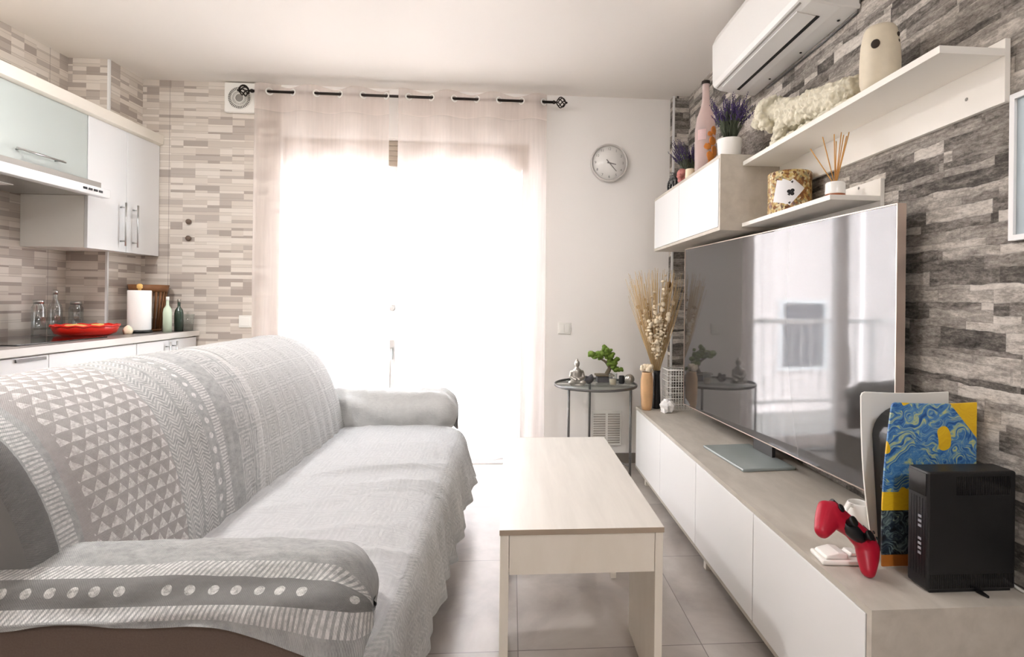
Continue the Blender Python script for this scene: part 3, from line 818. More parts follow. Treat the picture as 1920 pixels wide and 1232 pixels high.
tag(MB(origin=(-2.245, 3.99, ZT)).lathe([(0, .001), (.027, .001), (.036, .115), (.034, .115), (.026, .004), (0, .004)], (-2.245, 3.985, ZT), 24).build('cup', 'glass'), 'clear plastic cup at the end of the worktop', 'cup')
tag(MB(origin=(-2.42, 3.585, ZT)).lathe([(0, .0006), (.022, .0006), (.028, .02), (.02, .042), (.005, .055), (0, .055)], (-2.39, 3.60, ZT), 16).build('garlic_bulb', 'petal'), 'small pale garlic bulb between the red basket and the paper roll', 'garlic')

# ================================================================== SOFA
SF = thing('sofa', 'grey sofa under patterned woven throws, facing the television unit', 'sofa', (-.9, 2.36, 0))
MB(SF).box(-1.50, -.36, 1.40, 3.36, .06, .36).build('base', 'brown', SF, bevel=.02)
for a, b in ((1.172, 1.425), (3.345, 3.56)):
    MB(SF).box(-1.50, -.375, a, b, .04, .56).build('arm_panel', 'brown', SF, bevel=.02)
MB(SF).box(-1.56, -1.42, 1.30, 3.46, .06, .80).build('back_panel', 'brown', SF, bevel=.03)
for x in (-1.42, -.45):
    for y in (1.27, 3.46): MB(SF).box(x-.03, x+.03, y-.03, y+.03, .0005, .045).build('foot', 'black', SF)

bprof = catmull([(-1.50, .42), (-1.545, .62), (-1.545, .80), (-1.50, .93), (-1.42, .985), (-1.33, .992), (-1.23, .962), (-1.13, .885), (-1.06, .775), (-1.01, .64), (-.975, .50), (-.965, .42), (-1.0, .37)], 8)
def arclen(P):
    L = [0]
    for a, b in zip(P, P[1:]): L.append(L[-1] + (Vector(b)-Vector(a)).length)
    return L
def back_cushion(y0, y1, mat, name, label, seed, puff, slant0=0., slant1=0., r0=.05, r1=.10, dx=0.):
    L = arclen(bprof); c = Vector((-1.26, .62))
    ys = frange(0, 1, 72)
    def fn(t, j):
        p = bprof[j]; e = j/(len(bprof)-1)
        ya = y0 + slant0*(p.y-.45); yb = y1 + slant1*(p.y-.45)
        y = lerp(ya, yb, t); W = yb-ya
        d0, d1 = t*W, (1-t)*W
        q = 1.
        if r0 and d0 < r0: q *= .90 + .10*sqrt(max(0, 1-((r0-d0)/r0)**2))
        if r1 and d1 < r1: q *= .80 + .20*sqrt(max(0, 1-((r1-d1)/r1)**2))
        v = c + (p-c)*q
        n = (p-c).normalized()
        front = max(0, min(1, (e-.45)*3))
        w = puff*sin(pi*t)*front
        w += .006*N3(y*9, e*3, seed) + .004*N3(y*30, e*5, seed+3)*(1 + 1.5*front*max(0, e-.6))
        w += .005*front*sin(y*52 + 3*N3(y*3, e*2, seed))*max(0, min(1, (e-.72)*5))
        return (v.x + n.x*w + dx, y, v.y + n.y*w)
    mb = MB(SF)
    mb.grid(fn, ys, list(range(len(bprof))), lambda t, j: (lerp(y0, y1, t), L[j]), flip=True)
    # ends
    for t in (0, 1):
        ring = [fn(t, j) for j in range(len(bprof))]
        mb.poly([tuple(Vector(r)) for r in ring], [tuple(range(len(ring)))], smooth=False)
    return mb.build(name, mat, SF, label=label)
back_cushion(1.255, 2.25, 'fab_bands', 'back_cushion', 'back cushion under a throw with triangle and chevron bands', 1, .016, 0, .36, .06, 0.)
back_cushion(2.235, 3.36, 'fab_sq', 'back_cushion', 'back cushion under a throw with concentric squares', 5, .022, .36, 0, 0., .12, dx=-.007)

sprof = catmull([(-1.05, .40), (-.99, .452), (-.85, .468), (-.60, .470), (-.42, .464), (-.315, .445), (-.262, .40), (-.240, .33), (-.226, .26), (-.212, .185)], 8)
Ls = arclen(sprof)
def seat_fn(y, j):
    p = sprof[j]; e = j/(len(sprof)-1)
    x, z = p.x, p.y
    dr_ = max(0, (e-.62)/.38)
    for ye, s in ((1.235, 1), (3.325, -1)):
        d = (y-ye)*s
        if d < .10:
            q = 1 - sqrt(max(0, 1-((.10-d)/.10)**2))
            x -= q*.10*max(0, min(1, (e-.35)*3)); z -= q*.03*(1-dr_)
    z += .010*N3(y*4, x*5, 2) + .007*N3(y*11 + x*9, x*16, 7)*(1-dr_)
    # long creases across the seat
    for yc, xs, sl, am, wd in ((2.44, -.55, .30, .020, .022), (2.49, -.52, .30, -.014, .020), (2.15, -.5, .35, .014, .02), (2.19, -.48, .35, -.009, .018), (1.62, -.5, .3, .012, .022), (2.02, -.75, .30, .010, .03), (1.80, -.6, .25, .009, .03), (2.85, -.5, .15, .007, .03), (2.30, -.35, .25, .010, .022)):
        dd = (y - yc - sl*(x-xs))/wd
        z += am*math.exp(-dd*dd)*math.exp(-((x-xs)/.28)**2)
    fold = sin(y*27 + 2.2*sin(y*6.1) + e*3)*.014 + sin(y*61 + e*5)*.005
    x += dr_*(fold + .012*N3(y*3, e*2, 9))
    hem = .03*sin(y*4.3+.6) + .016*sin(y*13)
    z += (e > .8)*(e-.8)*5*hem*.6
    x -= dr_*.035*max(0, min(1, (2.3-y)/.9))
    if y > 2.75 and y < 3.2: x += dr_*.025*sin((y-2.75)/.45*pi)
    return (x, y, z)
MB(SF).grid(seat_fn, frange(1.235, 3.325, 150), list(range(len(sprof))), lambda y, j: (y, Ls[j])).build('seat_cushion', 'fab_seat', SF, label='seat under a creased grey throw that hangs over the front', flipfix=False)

def arm(y_in, y_out, top, zin, zhem, label, seed, xf, mat='fab_arm', crumple=1.):
    sg = 1 if y_out > y_in else -1
    w = abs(y_out-y_in)
    P = [(0, zin), (-.010, zin+.08), (.0, top-.085), (.05*w/.28, top-.022), (.13*w/.28, top), (.20*w/.28, top-.010), (.25*w/.28, top-.038), (.280*w/.28, top-.075), (.288*w/.28, zhem)]
    prof = catmull(P, 6); L = arclen(prof); L = [q - L[-1] + .54 for q in L]
    c = Vector((w*.5, top-.13))
    def fn(s, j):
        p = prof[j]; e = j/(len(prof)-1)
        end = .10
        if s <= 1: x = lerp(-1.46, xf-end, s); q = 1.
        else:
            ph = (s-1)*pi/2; x = xf - end + end*sin(ph); q = cos(ph)*.88+.12 if s < 1.99 else .04
        v = c + Vector((p.x-c.x, p.y-c.y))*q
        zz = v.y; yy = v.x
        wv = crumple*(.006*N3(x*8, e*4, seed) + .005*N3(x*22, e*6, seed+2) + .004*sin(e*30 + x*7 + 4*N3(x*4, e*2, seed)))
        # front corner: the cloth sags and gathers
        g = max(0, min(1, (x-(xf-.32))/.30))
        zz -= g*g*.05*max(0, e-.3)
        if e > .82: zz -= (e-.82)/.18*(g*g*.095 + .006*sin(x*9) + .004*sin(x*23))
        wv += g*.012*sin(e*22+x*9)*(.4+e)
        n = Vector((p.x-c.x, p.y-c.y)).normalized()
        return (x, y_in + sg*(yy + n.x*wv), zz + n.y*wv)
    ss = frange(0, 1, 90) + [1 + k/12 for k in range(1, 13)]
    MB(SF).grid(fn, ss, list(range(len(prof))), lambda s, j: (lerp(-1.46, xf-.10, min(s, 1)) + .12*max(0, s-1), L[j])).build('armrest', mat, SF, label=label, flipfix=True)
arm(1.455, 1.165, .638, .40, .548, 'near armrest under a throw with a band of white dots', 1, -.315)
arm(3.315, 3.575, .650, .395, .50, 'far armrest by the window under a crumpled throw', 11, -.325, 'fab_arm_far', 1.8)

# ================================================================== COFFEE TABLE
tx0, tx1, ty0, ty1, tz = -.028, .472, 1.634, 2.722, .529
T = thing('coffee_table', 'pale wooden lift-top coffee table between the sofa and the television unit', 'coffee table', (.22, 2.18, 0))
mb = MB(T); mb.box(tx0, tx1, ty0, ty1, tz-.016, tz)
for f in mb.bm.faces:
    f.normal_update(); f.material_index = 0 if f.normal.z > .5 else 1
mb.build('tabletop', ['palewood', 'tabletopedge'], T)
mb = MB(T); mb.box(tx0+.030, tx1-.028, ty0+.006, ty0+.022, .392, tz-.0165); mb.box(tx0+.030, tx1-.028, ty1-.022, ty1-.006, .392, tz-.0165)
mb.box(tx0+.004, tx0+.020, ty0+.40, ty1-.40, .392, tz-.0165); mb.box(tx1-.020, tx1-.004, ty0+.40, ty1-.40, .392, tz-.0165)
mb.box(tx0+.021, tx1-.021, ty0+.023, ty1-.023, .392, .404); mb.build('apron', 'palebeige', T)
for x0, x1 in ((tx0+.002, tx0+.0285), (tx1-.0265, tx1-.002)):
    for y0, y1 in ((ty0+.004, ty0+.36), (ty1-.36, ty1-.004)):
        MB(T).box(x0, x1, y0, y1, .0005, tz-.0165).build('leg', 'palebeige', T, bevel=.002)

# ================================================================== TV UNIT
cx, cy0, cy1, cz0, cz1 = .845, 1.214, 3.634, .094, .503
T = thing('tv_unit', 'long low television unit with white doors and a cement-grey top against the stone wall', 'tv unit', (1.07, 2.42, 0))
mb = MB(T); mb.box(cx, XW-.001, cy0, cy1, cz1-.018, cz1); mb.box(cx, XW-.001, cy0, cy0+.018, cz0, cz1-.018); mb.box(cx, XW-.001, cy1-.018, cy1, cz0, cz1-.018)
mb.box(cx, XW-.001, cy0+.018, cy1-.018, cz0, cz0+.016); mb.box(XW-.012, XW-.001, cy0+.018, cy1-.018, cz0+.016, cz1-.018)
mb.build('carcass', 'cementwood', T)
ys = [cy0+.019, 1.836, 2.428, 3.022, cy1-.019]
for a, b in zip(ys, ys[1:]):
    MB(T).box(cx-.002, cx+.016, a+.0025, b-.0025, cz0+.0175, cz1-.0195).build('door', 'white', T, bevel=.0015)
for x in (cx+.06, XW-.06):
    for y in (cy0+.09, 2.43, cy1-.09):
        MB(T).box(x-.014, x+.014, y-.014, y+.014, .0005, cz0-.0003).build('leg', 'cream', T)

# wall cabinet over the television
ux, uy0, uy1, uz0, uz1 = .988, 2.545, 3.752, 1.559, 1.923
T = thing('wall_cabinet', 'grey-edged wall cabinet with two white doors above the television', 'cabinet', (1.14, 3.15, uz0))
mb = MB(T); mb.box(ux, XW-.001, uy0, uy1, uz1-.016, uz1); mb.box(ux, XW-.001, uy0, uy1, uz0, uz0+.016)
mb.box(ux, XW-.001, uy0, uy0+.016, uz0+.016, uz1-.016); mb.box(ux, XW-.001, uy1-.016, uy1, uz0+.016, uz1-.016); mb.box(XW-.01, XW-.001, uy0+.016, uy1-.016, uz0+.016, uz1-.016)
mb.build('carcass', 'cementedge', T)
for a, b in ((uy0+.0175, 3.183), (3.1885, uy1-.0175)):
    MB(T).box(ux-.003, ux+.015, a, b, uz0+.0175, uz1-.0175).build('door', 'white', T, bevel=.0015)

def shelf(label, x0, y0, y1, zt, th, b0, b1):
    T = thing('wall_shelf', label, 'shelf', (XW-.05, (y0+y1)/2, zt))
    MB(T).box(x0, XW-.0165, y0, y1, zt-th, zt).build('board', 'shelfwhite', T, bevel=.001)
    MB(T).box(XW-.016, XW-.0005, y0, y1, b0, b1).build('back_board', 'shelfwhite', T, bevel=.001)
    for y in (y0+.12, y1-.2):
        MB(T).lathe([(0, -.0012), (.005, -.0012), (.005, -.0002), (0, -.0002)], (XW-.016, y, zt-.09 if zt-.09 > b0 else zt+.05), 10, axis='x').build('screw_cap', 'greyplastic', T)
ZS1, ZS2 = 1.888, 1.593
shelf('long white wall shelf carrying the stone animal, under the air conditioner', 1.096, 1.336, 2.54, ZS1, .02, 1.748, 1.915)
shelf('short white wall shelf carrying the card tin, above the television', 1.094, 1.815, 2.54, ZS2, .018, 1.535, 1.655)

# ================================================================== TELEVISION
ta = .0885; TW, TH = 1.66, .945
P0 = Vector((1.2112, 1.6396)); zb, zt = .586, 1.531
T = thing('television', 'large flat television with a dark reflective screen on the cement-grey unit', 'television', (P0.x, P0.y, cz1), ta)
# local axes: +y along the screen away from the viewer, -x towards the room
def lb(x0, x1, y0, y1, z0, z1): return MB(origin=(0, 0, cz1)).box(x0, x1, y0, y1, z0, z1)
lb(.004, .030, .004, TW-.004, zb+.004, zt-.004).build('casing', 'tvback', T)
mb = MB(origin=(0, 0, cz1)); e = .008
mb.box(-.004, .028, -.004, 0, zb-.003, zt+.004); mb.box(-.004, .028, TW, TW+.004, zb-.003, zt+.004)
mb.box(-.004, .028, 0, TW, zt, zt+.004); mb.box(-.004, .028, 0, TW, zb-.003, zb)
mb.build('bezel', 'tvedge', T)
lb(-.001, .0035, .0005, TW-.0005, zb+.0005, zt-.0005).build('screen', 'tvscreen', T)
mb = MB(origin=(0, 0, cz1)); mb.box(.030, .060, .55, 1.1, .70, 1.05); mb.build('rear_cover', 'tvback', T)
lb(.031, .047, .74, .90, cz1+.014, .70).build('neck', 'tvback', T)
st = MB(origin=(0, 0, cz1)); st.box(-.185, .058, .60, .985, cz1+.0006, cz1+.013); st.build('stand_base', 'tvbase', T, bevel=.004, label='grey brushed stand plate')

# ================================================================== AIR CONDITIONER
T = thing('air_conditioner', 'white split air conditioner high on the stone wall', 'air conditioner', (1.18, 2.4, 2.33))
prof = [(XW-.001, 2.322), (1.215, 2.324), (1.10, 2.342), (1.066, 2.357), (1.056, 2.375), (1.053, 2.58), (1.075, 2.63), (1.12, 2.645), (XW-.001, 2.645)]
MB(T).prism(prof, 'y', 1.955, 2.852).build('body', 'acwhite', T, bevel=.006)
def bz_(x): return 2.342 - (x-1.10)/(1.215-1.10)*.018
mb = MB(T); mb.prism([(1.088, bz_(1.088)+.001), (1.163, bz_(1.163)-.0008), (1.163, bz_(1.163)-.004), (1.088, bz_(1.088)-.004)], 'y', 2.04, 2.79); mb.build('air_flap', 'acwhite', T)
mb = MB(T); mb.prism([(1.166, bz_(1.166)-.0003), (1.180, bz_(1.18)-.0003), (1.180, bz_(1.18)-.0022), (1.166, bz_(1.166)-.0022)], 'y', 2.04, 2.79); mb.build('air_outlet', 'ink', T)
mb = MB(T); mb.prism([(1.072, 2.3515), (1.078, 2.3485), (1.078, 2.3465), (1.072, 2.3495)], 'y', 1.99, 2.83); mb.build('seam', 'greyplastic', T)
for y in (2.05, 2.33, 2.62): MB(T).ball((1.262, y, 2.321), .006, (1, 1, .5), 10).build('clip', 'black', T)
MB(T).tube([(XW-.006, 1.70, 2.725), (XW-.006, 1.93, 2.40), (XW-.006, 1.97, 2.312), (XW-.006, 2.2, 2.305), (XW-.006, 2.7, 2.306)], .004, 8).build('power_cable', 'gunmetal', T, label='thin grey cable')

# ================================================================== THINGS ON THE LONG SHELF
# stone animal: head at the far end, body stretching toward the viewer
def remesh_obj(o, vox, disp=0., dscale=.02, smooth=3):
    md = o.modifiers.new('R', 'REMESH'); md.mode = 'VOXEL'; md.voxel_size = vox; md.use_smooth_shade = True
    md = o.modifiers.new('S', 'SMOOTH'); md.iterations = smooth; md.factor = .5
    if disp:
        tx = bpy.data.textures.new('carve', 'CLOUDS'); tx.noise_scale = dscale; tx.noise_depth = 3
        md = o.modifiers.new('D', 'DISPLACE'); md.texture = tx; md.strength = disp; md.mid_level = .5; md.texture_coords = 'LOCAL'
    return o
sx, z0 = 1.178, ZS1
mb = MB(origin=(sx, 2.05, z0))
def chain(mb, pts, rs, n=8):
    for (p, q), (a, b) in zip(zip(pts, pts[1:]), zip(rs, rs[1:])):
        for k in range(n+1):
            t = k/n; mb.ball(Vector(p).lerp(Vector(q), t), lerp(a, b, t), seg=12)
chain(mb, [(sx, 2.22, z0+.115), (sx, 2.08, z0+.108), (sx, 1.94, z0+.082), (sx, 1.83, z0+.066)], [.062, .060, .056, .054])
chain(mb, [(sx, 2.22, z0+.13), (sx-.02, 2.335, z0+.165)], [.062, .050])
mb.ball((sx-.028, 2.36, z0+.165), .066, (1, .9, 1.05), 16)              # mane
for k in range(12):                                                      # curls of the mane
    a = 2*pi*k/12
    mb.ball((sx-.03+.052*cos(a), 2.375, z0+.168+.055*sin(a)), .022, seg=10)
    mb.ball((sx-.03+.062*cos(a+.2), 2.335, z0+.16+.062*sin(a+.2)), .022, seg=10)
mb.ball((sx-.055, 2.415, z0+.155), .034, (1, 1.2, 1), 12); mb.ball((sx-.068, 2.44, z0+.142), .020, seg=10)
for d in (-.028, .028): mb.ball((sx-.04+d, 2.385, z0+.215), .014, seg=8)
for dx, y, fw in ((-.048, 2.24, .05), (.040, 2.20, .0), (-.045, 1.86, .02), (.042, 1.82, -.02)):
    chain(mb, [(sx+dx*.7, y, z0+(.09 if y > 2 else .06)), (sx+dx, y+fw*.4, z0+.05), (sx+dx, y+fw, z0+.018)], [.034, .022, .018])
    mb.ball((sx+dx, y+fw+.018, z0+.013), .017, (1, 1.3, .75), 10)
chain(mb, [(sx+.02, 1.785, z0+.07), (sx+.03, 1.762, z0+.045), (sx+.02, 1.76, z0+.02)], [.015, .011, .013])
mb.prism([(sx-.07, 1.745), (sx+.068, 1.745), (sx+.068, 2.33), (sx-.07, 2.33)], 'z', z0+.0006, z0+.014)
o = mb.build('animal_statue', 'stone', weld=False, flipfix=True)
remesh_obj(o, .005, .034, .020, 2)
tag(o, 'carved cream stone lion-like animal statue standing on the long shelf', 'statue')

T = thing('carved_wood_vase', 'pale wooden trunk-shaped vase with knot holes at the near end of the long shelf', 'vase', (1.155, 1.66, ZS1))
vx, vy = 1.158, 1.655
prof = [(0, 0), (.050, 0), (.057, .03), (.058, .09), (.055, .15), (.047, .192), (.040, .203), (.033, .203), (.030, .19), (0, .185)]
mb = MB(T)
mb.lathe([(r, h) for r, h in prof], (vx, vy, ZS1+.0006), 40); mb.build('body', 'stumpwood', T)
for ang, h, r in ((R(222), .135, .013), (R(300), .165, .007), (R(302), .145, .006)):
    rr = .0565 if h < .14 else .0535
    MB(T).ball((vx+rr*cos(ang), vy+rr*sin(ang), ZS1+h), r, (.45, 1, 1.1), 14, rot=Matrix.Rotation(ang, 3, 'Z')).build('knot_hole', 'darkhole', T)

# ================================================================== THINGS ON THE SHORT SHELF
T = thing('card_tin', 'round mottled brown and gold tin with playing cards on it, on the short shelf', 'tin', (1.19, 2.26, ZS2))
kx, ky, kr, kh = 1.187, 2.27, .088, .178; kz = ZS2+.0006
MB(T).lathe([(0, 0), (kr, 0), (kr+.001, .006), (kr, .012), (kr, kh-.012), (kr+.001, kh-.006), (kr-.003, kh), (kr-.006, kh-.004), (kr-.006, .004), (0, .004)], (kx, ky, kz), 48).build('body', 'tin', T)
face = atan2(-ky, -kx)
def wrap(a, b, d): return (kx + (kr+d)*cos(face + a/kr), ky + (kr+d)*sin(face + a/kr), kz + kh*.46 + b)
def card(ca, cb, rot, d, w=.062, h=.092, name='playing_card'):
    c, s_ = cos(rot), sin(rot)
    def fn(u, v): return wrap(ca + u*c - v*s_, cb + u*s_ + v*c, d)
    mb = MB(T); us = frange(-w/2, w/2, 10); vs = frange(-h/2, h/2, 12)
    mb.grid(fn, us, vs); return mb.build(name, 'card', T, flipfix=False), fn
card(-.030, .004, R(-12), .0012)
card(-.018, .004, R(-26), .0022)
cd, fn = card(.006, .0, R(-40), .0034)
mb = MB(T)
def disc(fn, u, v, r, n=14, lift=1):
    return [fn(u + r*cos(2*pi*k/n), v + r*sin(2*pi*k/n)) for k in range(n)]
c_, s_ = cos(R(-40)), sin(R(-40))
def fn2(u, v): return wrap(.006 + u*c_ - v*s_, u*s_ + v*c_, .0042)
for u, v, r in ((0, .008, .0075), (-.008, -.003, .0075), (.008, -.003, .0075)):
    mb.poly(disc(fn2, u, v, r), [tuple(range(14))])
mb.poly([fn2(-.0015, .0), fn2(.0015, 0), fn2(.005, -.016), fn2(-.005, -.016)], [(0, 1, 2, 3)])
for u, v in ((-.024, .036), (.024, -.036)):
    mb.poly(disc(fn2, u, v, .0032), [tuple(range(14))]); mb.poly(disc(fn2, u-.0022, v-.004, .0022), [tuple(range(14))]); mb.poly(disc(fn2, u+.0022, v-.004, .0022), [tuple(range(14))])
mb.build('club_symbol', 'ink', cd, flipfix=False)

T = thing('reed_diffuser', 'white and copper reed diffuser jar with a fan of sticks on the short shelf', 'reed diffuser', (1.19, 1.93, ZS2))
dx_, dy_ = 1.180, 1.925; dz = ZS2+.0006
MB(T).lathe([(0, .022), (.0338, .022), (.034, .026), (.034, .060), (.030, .066), (.016, .066), (.016, .060), (0, .060)], (dx_, dy_, dz), 32).build('jar', 'ceramic', T)
MB(T).lathe([(0, 0), (.033, 0), (.034, .003), (.034, .0215), (0, .0215)], (dx_, dy_, dz), 32).build('band', 'copper', T)
for ax, ay, hh in ((-.085, .02, .135), (-.05, .0, .175), (.0, .01, .19), (.012, -.015, .19), (.03, .0, .185), (.038, -.02, .19), (.048, .01, .185), (.02, .03, .17)):
    MB(T).tube([(dx_+ax*.06, dy_+ay*.06, dz+.061), (dx_+ax, dy_+ay, dz+.06+hh*.98)], .0018, 6).build('reed', 'rattan', T)

# ================================================================== THINGS ON TOP OF THE WALL CABINET
def sprigs(T, c, n, h, spread, leafm, flowm, flower_from=.45, seed=0, lean=(0, 0)):
    rg = random.Random(seed); x, y, z = c
    mb = MB(T); fl = MB(T)
    for k in range(n):
        a = rg.uniform(0, 2*pi); sp = spread*rg.uniform(.1, 1); hh = h*rg.uniform(.65, 1.05)
        p0 = Vector((x + .02*cos(a), y + .02*sin(a), z)); p1 = Vector((x + sp*cos(a)*.55 + lean[0]*.4, y + sp*sin(a)*.55 + lean[1]*.4, z+hh*.6)); p2 = Vector((x + sp*cos(a)+lean[0], y + sp*sin(a)+lean[1], z+hh))
        mb.tube([p0, p1, p2], [.0016, .0013, .0008], 4)
        for i in range(5):
            t = rg.uniform(.1, .7); q = p0.lerp(p1, t*1.5) if t < .66 else p1.lerp(p2, (t-.66)*3)
            b = a + rg.uniform(-1.3, 1.3); L = rg.uniform(.03, .05)
            e = q + Vector((cos(b)*L*.5, sin(b)*L*.5, L*.85)); w = Vector((-sin(b), cos(b), 0))*.0022
            mb.poly([q-w, q+w, e+w*.2, e-w*.2], [(0, 1, 2, 3)])
        if rg.random() < .85:
            for i in range(9):
                t = i/8; q = p1.lerp(p2, .25 + t*.8)
                fl.ball(q + Vector((rg.uniform(-.003, .003), rg.uniform(-.003, .003), 0)), .0048*(1-.5*t), (1, 1, 1.3), 6)
    o = mb.build('foliage', leafm, T, flipfix=False); o['kind'] = 'stuff'
    o = fl.build('flower_spikes', flowm, T, weld=False); o['kind'] = 'stuff'
T = thing('potted_lavender', 'purple lavender in a white pot at the near corner of the wall cabinet', 'potted plant', (1.06, 2.62, uz1))
lx, ly = 1.062, 2.622
MB(T).lathe([(0, 0), (.050, 0), (.053, .004), (.060, .085), (.060, .09), (.056, .09), (.052, .078), (0, .078)], (lx, ly, uz1+.0006), 40).build('pot', 'ceramic', T)
MB(T).lathe([(0, .082), (.0535, .080), (.0535, .079), (0, .079)], (lx, ly, uz1), 24).build('soil', 'soil', T)
sprigs(T, (lx, ly, uz1+.08), 110, .20, .115, 'sprig', 'lavender', seed=3, lean=(.012, 0))

T = thing('bottle', 'tall rose glass bottle painted with orange fruit, behind the white lavender pot', 'bottle', (1.05, 2.94, uz1))
ox, oy = 1.052, 2.935
MB(T).lathe([(0, .001), (.046, .001), (.055, .012), (.057, .10), (.056, .24), (.047, .30), (.028, .355), (.0205, .39), (.019, .48), (.022, .485), (.022, .50), (.0185, .50), (.0155, .48), (.017, .39), (.025, .35), (.043, .30), (.052, .24), (.053, .10), (.051, .014), (0, .012)], (ox, oy, uz1+.0006), 40).build('glass_body', 'pinkglass', T)
MB(T).lathe([(.0222, .484), (.0235, .486), (.0235, .502), (.0222, .503)], (ox, oy, uz1), 24).build('neck_ring', 'darkmetal', T)
rg = random.Random(4)
bf = atan2(-oy, -ox)
for k, (da, h, r) in enumerate(((.55, .08, .026), (.25, .13, .020), (.75, .16, .024), (1.05, .11, .028), (.9, .22, .022), (.45, .20, .015), (.5, .035, .018), (1.1, .05, .02))):
    a = bf + da
    MB(T).ball((ox+.055*cos(a), oy+.055*sin(a), uz1+h), r, (.14, 1, 1.1), 12, rot=Matrix.Rotation(a, 3, 'Z'), jit=.3).build('painted_fruit', 'orange', T)
mb = MB(T)
mb.grid(lambda a, z: (ox+.0575*cos(bf+a), oy+.0575*sin(bf+a), uz1+z), frange(-.75, .05, 10), [.17, .19, .21, .225]); mb.build('label', pm('pale rose label', (216, 188, 186), .6, vary=.1, bscale=120), T, flipfix=False)

T = thing('potted_plant', 'dark purple spiky plant at the far end of the wall cabinet', 'potted plant', (1.03, 3.34, uz1))
qx, qy = 1.095, 3.325
MB(T).lathe([(0, 0), (.034, 0), (.042, .055), (.044, .06), (.038, .06), (.036, .05), (0, .05)], (qx, qy, uz1+.0006), 24).build('pot', 'darkstone', T)
sprigs(T, (qx, qy, uz1+.045), 70, .23, .105, 'sprig', 'lavender', seed=8, lean=(-.035, .0))
mb = MB(origin=(1.015, 3.235, uz1))
mb.ball((1.018, 3.232, uz1+.062), .032, (1, 1.1, .95), 16); mb.ball((1.0, 3.218, uz1+.042), .020, (1, 1, .9), 12); mb.ball((1.02, 3.235, uz1+.022), .026, (1.1, 1.1, .85), 14); mb.ball((1.036, 3.22, uz1+.04), .018, seg=10)
o = mb.build('figurine', 'pinkfig', weld=False); remesh_obj(o, .004, .006, .012, 2); tag(o, 'small pink lumpy figurine in front of the dark spiky plant', 'figurine')
T = thing('model_motorcycle', 'small black toy motorcycle at the far front edge of the wall cabinet', 'toy', (1.01, 3.40, uz1))
my, mx_ = 3.42, 1.012
for y_, p_ in ((my-.06, 'front'), (my+.055, 'rear')):
    w = MB(T).tube([(mx_, y_+.030*cos(a), uz1+.0385+.030*sin(a)) for a in (2*pi*i/24 for i in range(25))], .0075, 8, cap=False).build('wheel', 'black', T)
    mb = MB(T)
    for k in range(6):
        a = pi*k/3; mb.tube([(mx_, y_, uz1+.0385), (mx_, y_+.026*cos(a), uz1+.0385+.026*sin(a))], .0014, 4)
    mb.build('spokes', 'silver', w)
mb = MB(T); mb.ball((mx_, my-.002, uz1+.055), .018, (.8, 1.5, 1), 12); mb.ball((mx_, my-.01, uz1+.083), .016, (.8, 1.6, .8), 12); mb.ball((mx_, my+.035, uz1+.078), .012, (.9, 2, .6), 10)
mb.tube([(mx_, my-.06, uz1+.0385), (mx_, my-.035, uz1+.095)], .004, 6); mb.tube([(mx_-.025, my-.03, uz1+.102), (mx_+.025, my-.03, uz1+.102)], .003, 6); mb.tube([(mx_, my+.055, uz1+.0385), (mx_, my+.01, uz1+.06)], .004, 6)
mb.build('chassis', 'gunmetal', T, weld=False)
tag(MB(origin=(1.01, 3.05, uz1)).lathe([(0, .0006), (.026, .0006), (.028, .004), (.026, .05), (.024, .052), (0, .05)], (1.015, 3.075, uz1), 24).build('candle', 'petal'), 'short cream candle left of the tall rose bottle', 'candle')

# ================================================================== THINGS ON THE TV UNIT
zc = cz1
T = thing('router', 'black upright network box with vents and lit ports on the near end of the unit', 'router', (1.146, 1.31, zc))
rx0, rx1, ry0, ry1, rz0, rz1 = 1.030, 1.263, 1.276, 1.345, zc+.006, zc+.300
MB(T).box(rx0, rx1, ry0, ry1, rz0, rz1).build('case', 'black', T, bevel=.005)
mb = MB(T)
for k in range(30):
    x = rx0+.075+k*.0048; mb.box(x, x+.002, ry0-.0008, ry0+.002, rz1-.058, rz1-.012)
mb.build('vent_slots', 'blackgloss', T); mb = MB(T)
for k in range(46):
    x = rx0+.008+k*.0048; mb.box(x, x+.002, ry0-.0008, ry0+.002, rz0+.006, rz0+.040)
o = mb.build('vent_slots', 'blackgloss', T)
mb = MB(T)
for k in range(6):
    mb.box(rx0-.0008, rx0+.001, ry0+.008+k*.0095, ry0+.0115+k*.0095, rz0+.03, rz1-.07)
mb.build('side_ribs', 'black', T)
MB(T).box(rx0-.0014, rx0+.001, ry0+.006, ry1-.006, rz1-.062, rz1-.006).build('top_cap', 'blackgloss', T)
for k, z in enumerate((.082, .094, .106, .118, .150, .162, .174)):
    MB(T).box(rx0-.0018, rx0-.0003, ry0+.020, ry0+.030, rz0+z, rz0+z+.006).build('port_light', 'led', T)
MB(T).prism([(1.158, ry0), (1.172, ry0), (1.168, ry0-.028), (1.164, ry0-.028)], 'z', zc+.0006, zc+.0059).build('foot', 'black', T)
MB(T).box(rx0+.01, rx1-.01, ry0+.004, ry1-.004, zc+.0006, zc+.0062).build('stand_plate', 'black', T)

